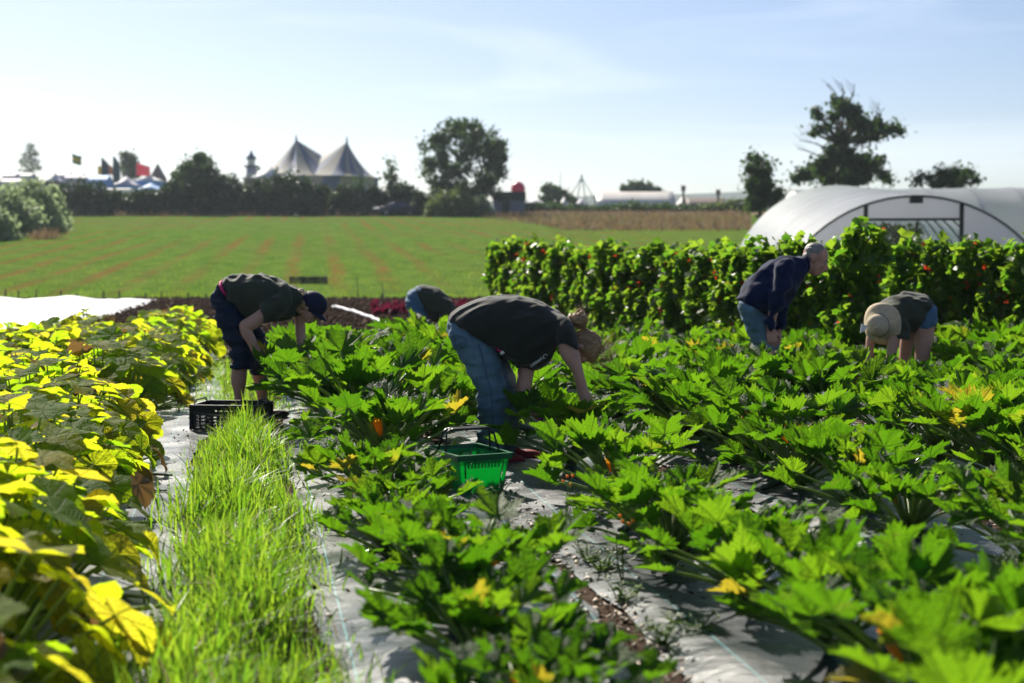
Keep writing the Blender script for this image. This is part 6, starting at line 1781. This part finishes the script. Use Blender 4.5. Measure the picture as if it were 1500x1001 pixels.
# white awning in front of it
def swoop(name, label, cat, x0, x1, ytop, yeave, d, m, wallm, depth=5.0, sag=0.35, group=None, gable=False):
    A, B = at(x0, yeave, d), at(x1, yeave, d); T = at((x0 + x1) / 2, ytop, d); z0 = gz(d)
    r = empty(name, ((A.x + B.x) / 2, d, z0)); w = (B.x - A.x); H = T.z - z0; E = A.z - z0
    n = 10; v, f = [], []
    for i in range(n + 1):
        t = i / n; x = -w / 2 + w * t
        if gable: zr = H
        else: zr = E + (H - E) * (1 - abs(2 * t - 1)) ** (1.0 + sag)
        for s_ in (-1, -0.5, 0, 0.5, 1):
            z = E + (zr - E) * (1 - abs(s_)) ** (1 + sag * 0.5)
            v.append((x, s_ * depth / 2, z))
    for i in range(n):
        for j in range(4): a = i * 5 + j; f.append((a, a + 5, a + 6, a + 1))
    mb = MB(); mb.add(v, f); q = mb.build('roof', m, r, True); sd_ = q.modifiers.new('t', 'SOLIDIFY'); sd_.thickness = 0.06
    for (xa, ya, xb, yb) in ((-1, -1, 1, -1), (1, -1, 1, 1), (-1, 1, 1, 1), (-1, -1, -1, 1)):
        mb = MB(); k_ = 0.97
        P0, P1 = Vector((xa * w / 2 * k_, ya * depth / 2 * k_, 0)), Vector((xb * w / 2 * k_, yb * depth / 2 * k_, 0))
        vv = [P0, P1, P1 + Vector((0, 0, E + .02)), P0 + Vector((0, 0, E + .02))]
        if gable and xa == xb: vv.insert(3, Vector((xa * w / 2 * k_, 0, H - .05)))
        mb.add(vv, [tuple(range(len(vv)))]); mb.build('wall', wallm, r)
    return tag(r, label, cat, group)
GF = 'festival tents and stalls'
swoop('marquee', 'white swept awning at the foot of the striped big top', 'tent', 362, 428, 240, 262, 212, M_WHITE, M_BROWNC, 6, 0.6, GF)
swoop('marquee', 'white saddle-roofed marquee beside the cone tent', 'tent', 198, 242, 257, 266, 205, M_WHITE, M_SKYB, 5, 0.1, GF)
swoop('marquee', 'pale stall roof under the lacy skyline tree, towards the picture edge', 'tent', 10, 27, 254, 261, 200, M_WHITE, M_LILAC, 4, 0.1, GF, True)
swoop('marquee', 'pale stall roof directly under the lacy skyline tree', 'tent', 33, 50, 254, 261, 200, M_WHITE, M_LILAC, 4, 0.1, GF, True)
swoop('marquee', 'lilac-grey stall behind the grey-green bushes', 'tent', -6, 36, 262, 270, 190, M_LILAC, M_LILAC, 4, 0.1, GF, True)
swoop('marquee', 'steep white tent flap above the dark hedge end', 'tent', 70, 92, 251, 266, 196, M_WHITE, M_BROWNC, 4, 0.3, GF)
swoop('marquee', 'small lilac stall beside the steep white flap', 'tent', 84, 104, 252, 262, 206, M_LILAC, M_LILAC, 4, 0.2, GF, True)
swoop('marquee', 'long pale stall row above the hedge between flap and flags', 'tent', 98, 136, 256, 264, 204, M_LILAC, M_LILAC, 4, 0.2, GF, True)
swoop('marquee', 'blue stall below the feather flags', 'tent', 132, 162, 257, 270, 196, M_SKYB, M_SKYB, 4, 0.2, GF, True)
swoop('marquee', 'lilac tent crowd shelter below the pink banner', 'tent', 164, 206, 258, 272, 199, M_LILAC, M_SKYB, 4, 0.2, GF)
swoop('marquee', 'blue canvas wall tent below the saddle-roofed marquee', 'tent', 196, 246, 268, 279, 188, M_SKYB, M_LILAC, 4, 0.2, GF)
swoop('marquee', 'bright white trader van row behind the hedge dip', 'stall', 154, 196, 276, 279, 182, M_WHITE, M_WHITE, 3, 0.0, GF, True)
swoop('marquee', 'long pale-roofed marquee beyond the dry grass', 'tent', 872, 986, 281, 303, 205, M_TIN, M_SHEDW, 9, 0.0, GF, True)
swoop('marquee', 'white tent end beside the brown tent', 'tent', 985, 1016, 285, 302, 208, M_WHITE, M_WHITE, 5, 0.5, GF)
swoop('marquee', 'low brown tent with two posts beyond the dry grass', 'tent', 1004, 1062, 290, 304, 206, M_BROWNC, M_BROWNC, 6, 0.1, GF, True)
swoop('marquee', 'small white stall low in front of the brown tent', 'stall', 992, 1028, 304, 306, 182, M_WHITE, M_WHITE, 3, 0.0, GF, True)
swoop('marquee', 'white lean-to awning beside the dark green shed', 'tent', 768, 800, 291, 298, 178, M_WHITE, M_SHED, 4, 0.1, GF)
swoop('marquee', 'small pink-white tent under the lattice mast', 'tent', 818, 834, 288, 299, 208, M_WHITE, M_LILAC, 4, 0.4, GF)
swoop('marquee', 'small lilac tent beside the long pale marquee', 'tent', 840, 862, 290, 300, 210, M_LILAC, M_LILAC, 4, 0.4, GF)
for i, (x, y0, y1) in enumerate(((1001, 272, 300), (1052, 278, 300))):
    p = at(x, y0, 204); r = MB(); r.tube([(0, 0, 0), (0, 0, p.z - gz(204))], [0.22, 0.16], 6); r.box((0, 0, p.z - gz(204) - 0.4), (0.62, 0.3, 0.8))
    tag(link('tent_post', r.mesh('tent_post'), M_BROWNC, loc=(p.x, 204, gz(204))), ('dark post with square head at the white tent end', 'dark post at the far corner of the brown tent')[i], 'post', 'brown tent posts')
# cone tent
def cone(name, label, x, ytop, hw, ybase, d, m):
    T = at(x, ytop, d); z0 = gz(d); rr = hw * d / FPX; r = empty(name, (T.x, d, z0)); e = at(x, ybase, d).z - z0; n = 14
    for k in range(n):
        a0, a1 = 2 * math.pi * k / n, 2 * math.pi * (k + 1) / n
        mb = MB(); mb.add([(0, 0, T.z - z0), (rr * math.cos(a0), rr * math.sin(a0), e), (rr * math.cos(a1), rr * math.sin(a1), e), (rr * .9 * math.cos(a0), rr * .9 * math.sin(a0), 0), (rr * .9 * math.cos(a1), rr * .9 * math.sin(a1), 0)], [(0, 1, 2), (1, 3, 4, 2)]); mb.build('canvas_panel', m, r)
    return tag(r, label, 'tent')
cone('cone_tent', 'dark brown pointed cone tent behind the saddle-roofed marquee', 231, 239, 13, 262, 222, M_BROWNC)
# helter skelter
T = at(368, 226, 240); z0 = gz(240); k_ = 240 / FPX
hs = empty('helter_skelter', (T.x, 240, z0)); tag(hs, 'striped helter-skelter tower with a domed top beside the big top', 'fairground tower')
hz = at(368, 245, 240).z - z0
mb = MB(); mb.tube([(0, 0, 0), (0, 0, hz * .5), (0, 0, hz)], [1.45, 1.15, 0.85], 14); mb.build('tower', M_LILAC, hs, True)
for k in range(5):
    mb = MB(); zz = hz * (0.15 + 0.17 * k); rr = 1.45 - 0.6 * (zz / hz) + .02; mb.tube([(0, 0, zz), (0, 0, zz + 0.55)], [rr, rr - .03], 14); mb.build('painted_band', M_ORNG if k % 2 else M_WHITE, hs, True)
mb = MB(); mb.tube([(0, 0, hz), (0, 0, hz + .25)], [1.25, 1.25], 14); mb.build('gallery', M_DARKF, hs)
mb = MB(); mb.tube([(0, 0, hz + .25), (0, 0, hz + 1.3)], [0.62, 0.62], 12); mb.build('lantern', M_WHITE, hs)
mb = MB(); mb.tube([(0, 0, hz + 1.3), (0, 0, hz + 1.7), (0, 0, hz + 2.1), (0, 0, hz + 2.9)], [0.95, 0.75, 0.35, 0.04], 12); mb.build('dome', M_TENTB, hs, True)
mb = MB()
for k in range(40):
    a = k * 0.42; zz = hz * (1 - k / 40); rr = 1.75 - 0.6 * (zz / hz) + 0.15
    a2 = a + .42; z2 = hz * (1 - (k + 1) / 40)
    mb.add([((rr - .3) * math.cos(a), (rr - .3) * math.sin(a), zz), ((rr + .3) * math.cos(a), (rr + .3) * math.sin(a), zz), ((rr + .3) * math.cos(a2), (rr + .3) * math.sin(a2), z2), ((rr - .3) * math.cos(a2), (rr - .3) * math.sin(a2), z2)], [(0, 1, 2, 3)])
mb.build('slide', M_DARKF, hs)
# flags
def feather(label, x, ytop, ybot, d, m, w=0.7):
    T, Bq = at(x, ytop, d), at(x, ybot, d); z0 = gz(d); r = empty('feather_flag', (T.x, d, z0)); h = T.z - z0; hb = Bq.z - z0
    mb = MB(); mb.tube([(0, 0, 0), (0, 0, h * .7), (0.06, 0, h)], [0.06, 0.05, 0.03], 5); mb.build('pole', M_POLE, r)
    v, f = [], []
    for j in range(9):
        t = j / 8; z = hb + (h - hb) * t; ww = w * (0.9 if t < .75 else 0.9 - (t - .75) * 2.6)
        v += [(0.05, 0, z), (0.05 + ww * .5, 0.08 * math.sin(5 * t), z), (0.05 + max(.05, ww), 0.12 * math.sin(4 * t + 1), z - .1)]
    for j in range(8):
        for q in (0, 1): a = j * 3 + q; f.append((a, a + 1, a + 4, a + 3))
    mb = MB(); mb.add(v, f); q = mb.build('cloth', m, r, True); s_ = q.modifiers.new('t', 'SOLIDIFY'); s_.thickness = 0.03
    return tag(r, label, 'flag', 'feather flags')
feather('dark feather flag nearest the blue stall', 148, 231, 262, 205, M_DARKF, 1.1)
feather('tallest dark feather flag beside the dome-topped tree', 165, 229, 268, 205, M_DARKF, 1.1)
feather('thin orange feather flag between the two dark flags', 157, 240, 256, 207, M_ORNG, 0.8)
feather('yellow-orange feather flag just before the first dark flag', 143, 243, 256, 207, M_YELL, 1.2)
feather('pink feather banner above the saddle-roofed marquee', 199, 239, 258, 206, M_PINKB, 2.2)
T = at(106, 224, 230); z0 = gz(230); r = empty('tall_flag', (T.x, 230, z0)); h = T.z - z0
mb = MB(); mb.tube([(0, 0, 0), (0, 0, h)], [0.05, 0.03], 5); mb.build('pole', M_POLE, r)
for i, (m, zo) in enumerate(((M_GREENF, 0), (M_YELL, .5), (M_GREENF, 1.0))):
    v, f = [], []
    for j in range(7):
        t = j / 6; x = 1.5 * t; z = h - 0.1 - zo - 0.9 * t + 0.5 * t * t
        y = 0.25 * math.sin(4 * t)
        v += [(x, y, z), (x, y, z - .5)]
    for j in range(6): f.append((2 * j, 2 * j + 2, 2 * j + 3, 2 * j + 1))
    mb = MB(); mb.add(v, f); q = mb.build('cloth', m, r, True); s_ = q.modifiers.new('t', 'SOLIDIFY'); s_.thickness = 0.02
tag(r, 'green and yellow flag drooping from a tall pole above the stalls', 'flag')
# shed, balloon, mast, cars
T = at(746, 286, 160); z0 = gz(160); w_ = 48 * 160 / FPX; hE = at(746, 292, 160).z - z0; hT = T.z - z0
sh_ = empty('shed', (T.x, 160, z0)); tag(sh_, 'dark green flat-roofed shed below the red balloon', 'shed')
mb = MB(); mb.box((0, 0, hE / 2), (w_ * .94, 3.0, hE)); mb.build('wall', M_SHEDW, sh_)
mb = MB(); mb.box((0, 0, (hE + hT) / 2 + .05), (w_, 3.4, hT - hE + .5)); mb.build('roof', M_SHED, sh_)
mb = MB(); mb.box((-.4, -1.52, hE * .42), (0.9, 0.06, hE * .82)); mb.build('door', M_SHED, sh_)
T = at(759, 277, 172); bl = empty('balloon', (T.x, 172, gz(172))); tag(bl, 'big round red balloon tethered behind the dark green shed', 'balloon'); zc = T.z - gz(172)
mb = MB(); mb.ell((0, 0, zc), [(0.86, 0, 0), (0, 0.86, 0), (0, 0, 0.88)], 20, 14); mb.build('envelope', M_REDB, bl, True)
mb = MB(); mb.tube([(0, 0, zc - .98), (0, 0, zc - .84)], [0.10, 0.03], 8); mb.build('neck', M_REDB, bl)
mb = MB(); mb.tube([(0, 0, 0), (0, 0, zc - .95)], 0.015, 4); mb.build('tether', M_POLE, bl)
T = at(852, 258, 245); z0 = gz(245); h = T.z - z0; r = empty('lattice_mast', (T.x, 245, z0)); tag(r, 'thin lattice mast on splayed legs against the sky', 'mast')
for a in (-1, 1):
    mb = MB(); mb.bar((a * 4.6, 0, 0), (a * .25, 0, h - .6), 0.13); mb.build('leg', M_METAL, r)
    mb = MB(); mb.bar((a * 1.4, 1.2, 0), (a * .15, 0.1, h - .6), 0.13); mb.build('leg', M_METAL, r)
mb = MB(); mb.bar((-2.2, 0, h * .45), (2.2, 0, h * .45), 0.1); mb.bar((0, 0, h - 1.0), (0, 0, h + .2), 0.3); mb.build('crossbar', M_METAL, r)
T = at(821, 252, 245); mb = MB(); mb.tube([(0, 0, 0), (0, 0, T.z - z0)], [0.07, 0.04], 5); tag(link('thin_mast', mb.mesh('thin_mast'), M_METAL, loc=(T.x, 245, z0)), 'single thin pole mast behind the rounded tree', 'mast')

M_CARB = mat('dark_blue_car_paint', (0.012, 0.025, 0.060), rough=0.22, spec=0.6, var=0.1); M_CARS = mat('silver_car_paint', (0.36, 0.37, 0.38), rough=0.22, spec=0.6, var=0.06)
M_GLASS = mat('car_glass', (0.02, 0.025, 0.03), rough=0.06, spec=0.8, var=0.1); M_TYRE = mat('tyre_rubber', (0.02, 0.02, 0.02), rough=0.8); M_LAMP = mat('headlamp', (0.75, 0.76, 0.78), rough=0.1, spec=0.8, var=0.05)
def car(label, x, d, rz, paint):
    p = at(x, 320, d); r = empty('parked_car', (p.x, d, gz(d)), rz); tag(r, label, 'car', 'cars by the hedge')
    prof = [(-2.05, .35), (-2.1, .7), (-1.95, .85), (-1.0, .95), (-.35, 1.38), (0.9, 1.42), (1.75, .98), (2.05, .9), (2.1, .4)]
    mb = MB(); v = []
    for s in (-1, 1):
        for (a, z) in prof: v.append((a, s * (.85 if z < 1.1 else .66), z))
    n = len(prof); f = [tuple(range(n))[::-1], tuple(range(n, 2 * n))] + [(i, (i + 1) % n, n + (i + 1) % n, n + i) for i in range(n)]
    mb.add(v, f); q = mb.build('body', paint, r); b = q.modifiers.new('b', 'BEVEL'); b.width = .06; b.segments = 2
    mb = MB(); mb.add([(-.98, -.74, .98), (-.98, .74, .98), (-.40, .62, 1.35), (-.40, -.62, 1.35)], [(0, 1, 2, 3)]); mb.v = [(a - .035, b_, c + .02) for a, b_, c in mb.v]; mb.build('windscreen', M_GLASS, r)
    for s in (-1, 1):
        mb = MB(); mb.add([(-.8, s * .80, .97), (1.5, s * .80, .99), (.85, s * .70, 1.33), (-.35, s * .70, 1.33)], [(0, 1, 2, 3)]); mb.build('side_window', M_GLASS, r)
        mb = MB(); mb.ell((-2.07, s * .62, .68), [(.05, 0, 0), (0, .16, 0), (0, 0, .09)], 10, 6); mb.build('headlight', M_LAMP, r, True)
        for a in (-1.3, 1.3):
            mb = MB(); mb.tube([(a, s * .88, .31), (a, s * .66, .31)], .31, 16); w = mb.build('wheel', M_TYRE, r); mb = MB(); mb.tube([(a, s * .895, .31), (a, s * .87, .31)], .19, 12); mb.build('rim', M_METAL, w)
car('dark blue car parked in the hedge gap with glinting windscreen', 578, 146, R(28), M_CARB)
car('silver car parked just behind the dark blue one', 606, 151, R(35), M_CARS)
# blue hills on the horizon
M_HILL = mat('far_hill', (0.06, 0.085, 0.075), rough=1.0, var=0.2, scale=0.01)
v, f = [], []
for i in range(121):
    x = -1100 + 2200 * i / 120; z = 5 + 12 * noise.noise(Vector((x * .004, 1.0, 0))) + 4 * noise.noise(Vector((x * .013, 4.0, 0)))
    v += [(x, 800, 0), (x, 800, z + 22), (x, 930, z + 34)]
for i in range(120):
    for q in (0, 1): a = i * 3 + q; f.append((a, a + 3, a + 4, a + 1))
me = bpy.data.meshes.new('hill'); me.from_pydata(v, [], f); me.update(); tag(link('hill', me, M_HILL), kind='structure')

# ------------------------------------------------------------------ the air
mh = bpy.data.materials.new('summer_haze'); mh.use_nodes = True
n, l = mh.node_tree.nodes, mh.node_tree.links; n.clear()
ov = n.new('ShaderNodeOutputMaterial'); pv = n.new('ShaderNodeVolumePrincipled')
pv.inputs['Color'].default_value = (0.78, 0.90, 1.0, 1); pv.inputs['Density'].default_value = 0.0002; pv.inputs['Anisotropy'].default_value = 0.35
l.new(pv.outputs[0], ov.inputs['Volume'])
mb = MB(); mb.box((0, 465, 32), (2440, 1010, 66)); hz_o = mb.build('haze', mh); tag(hz_o, kind='stuff')
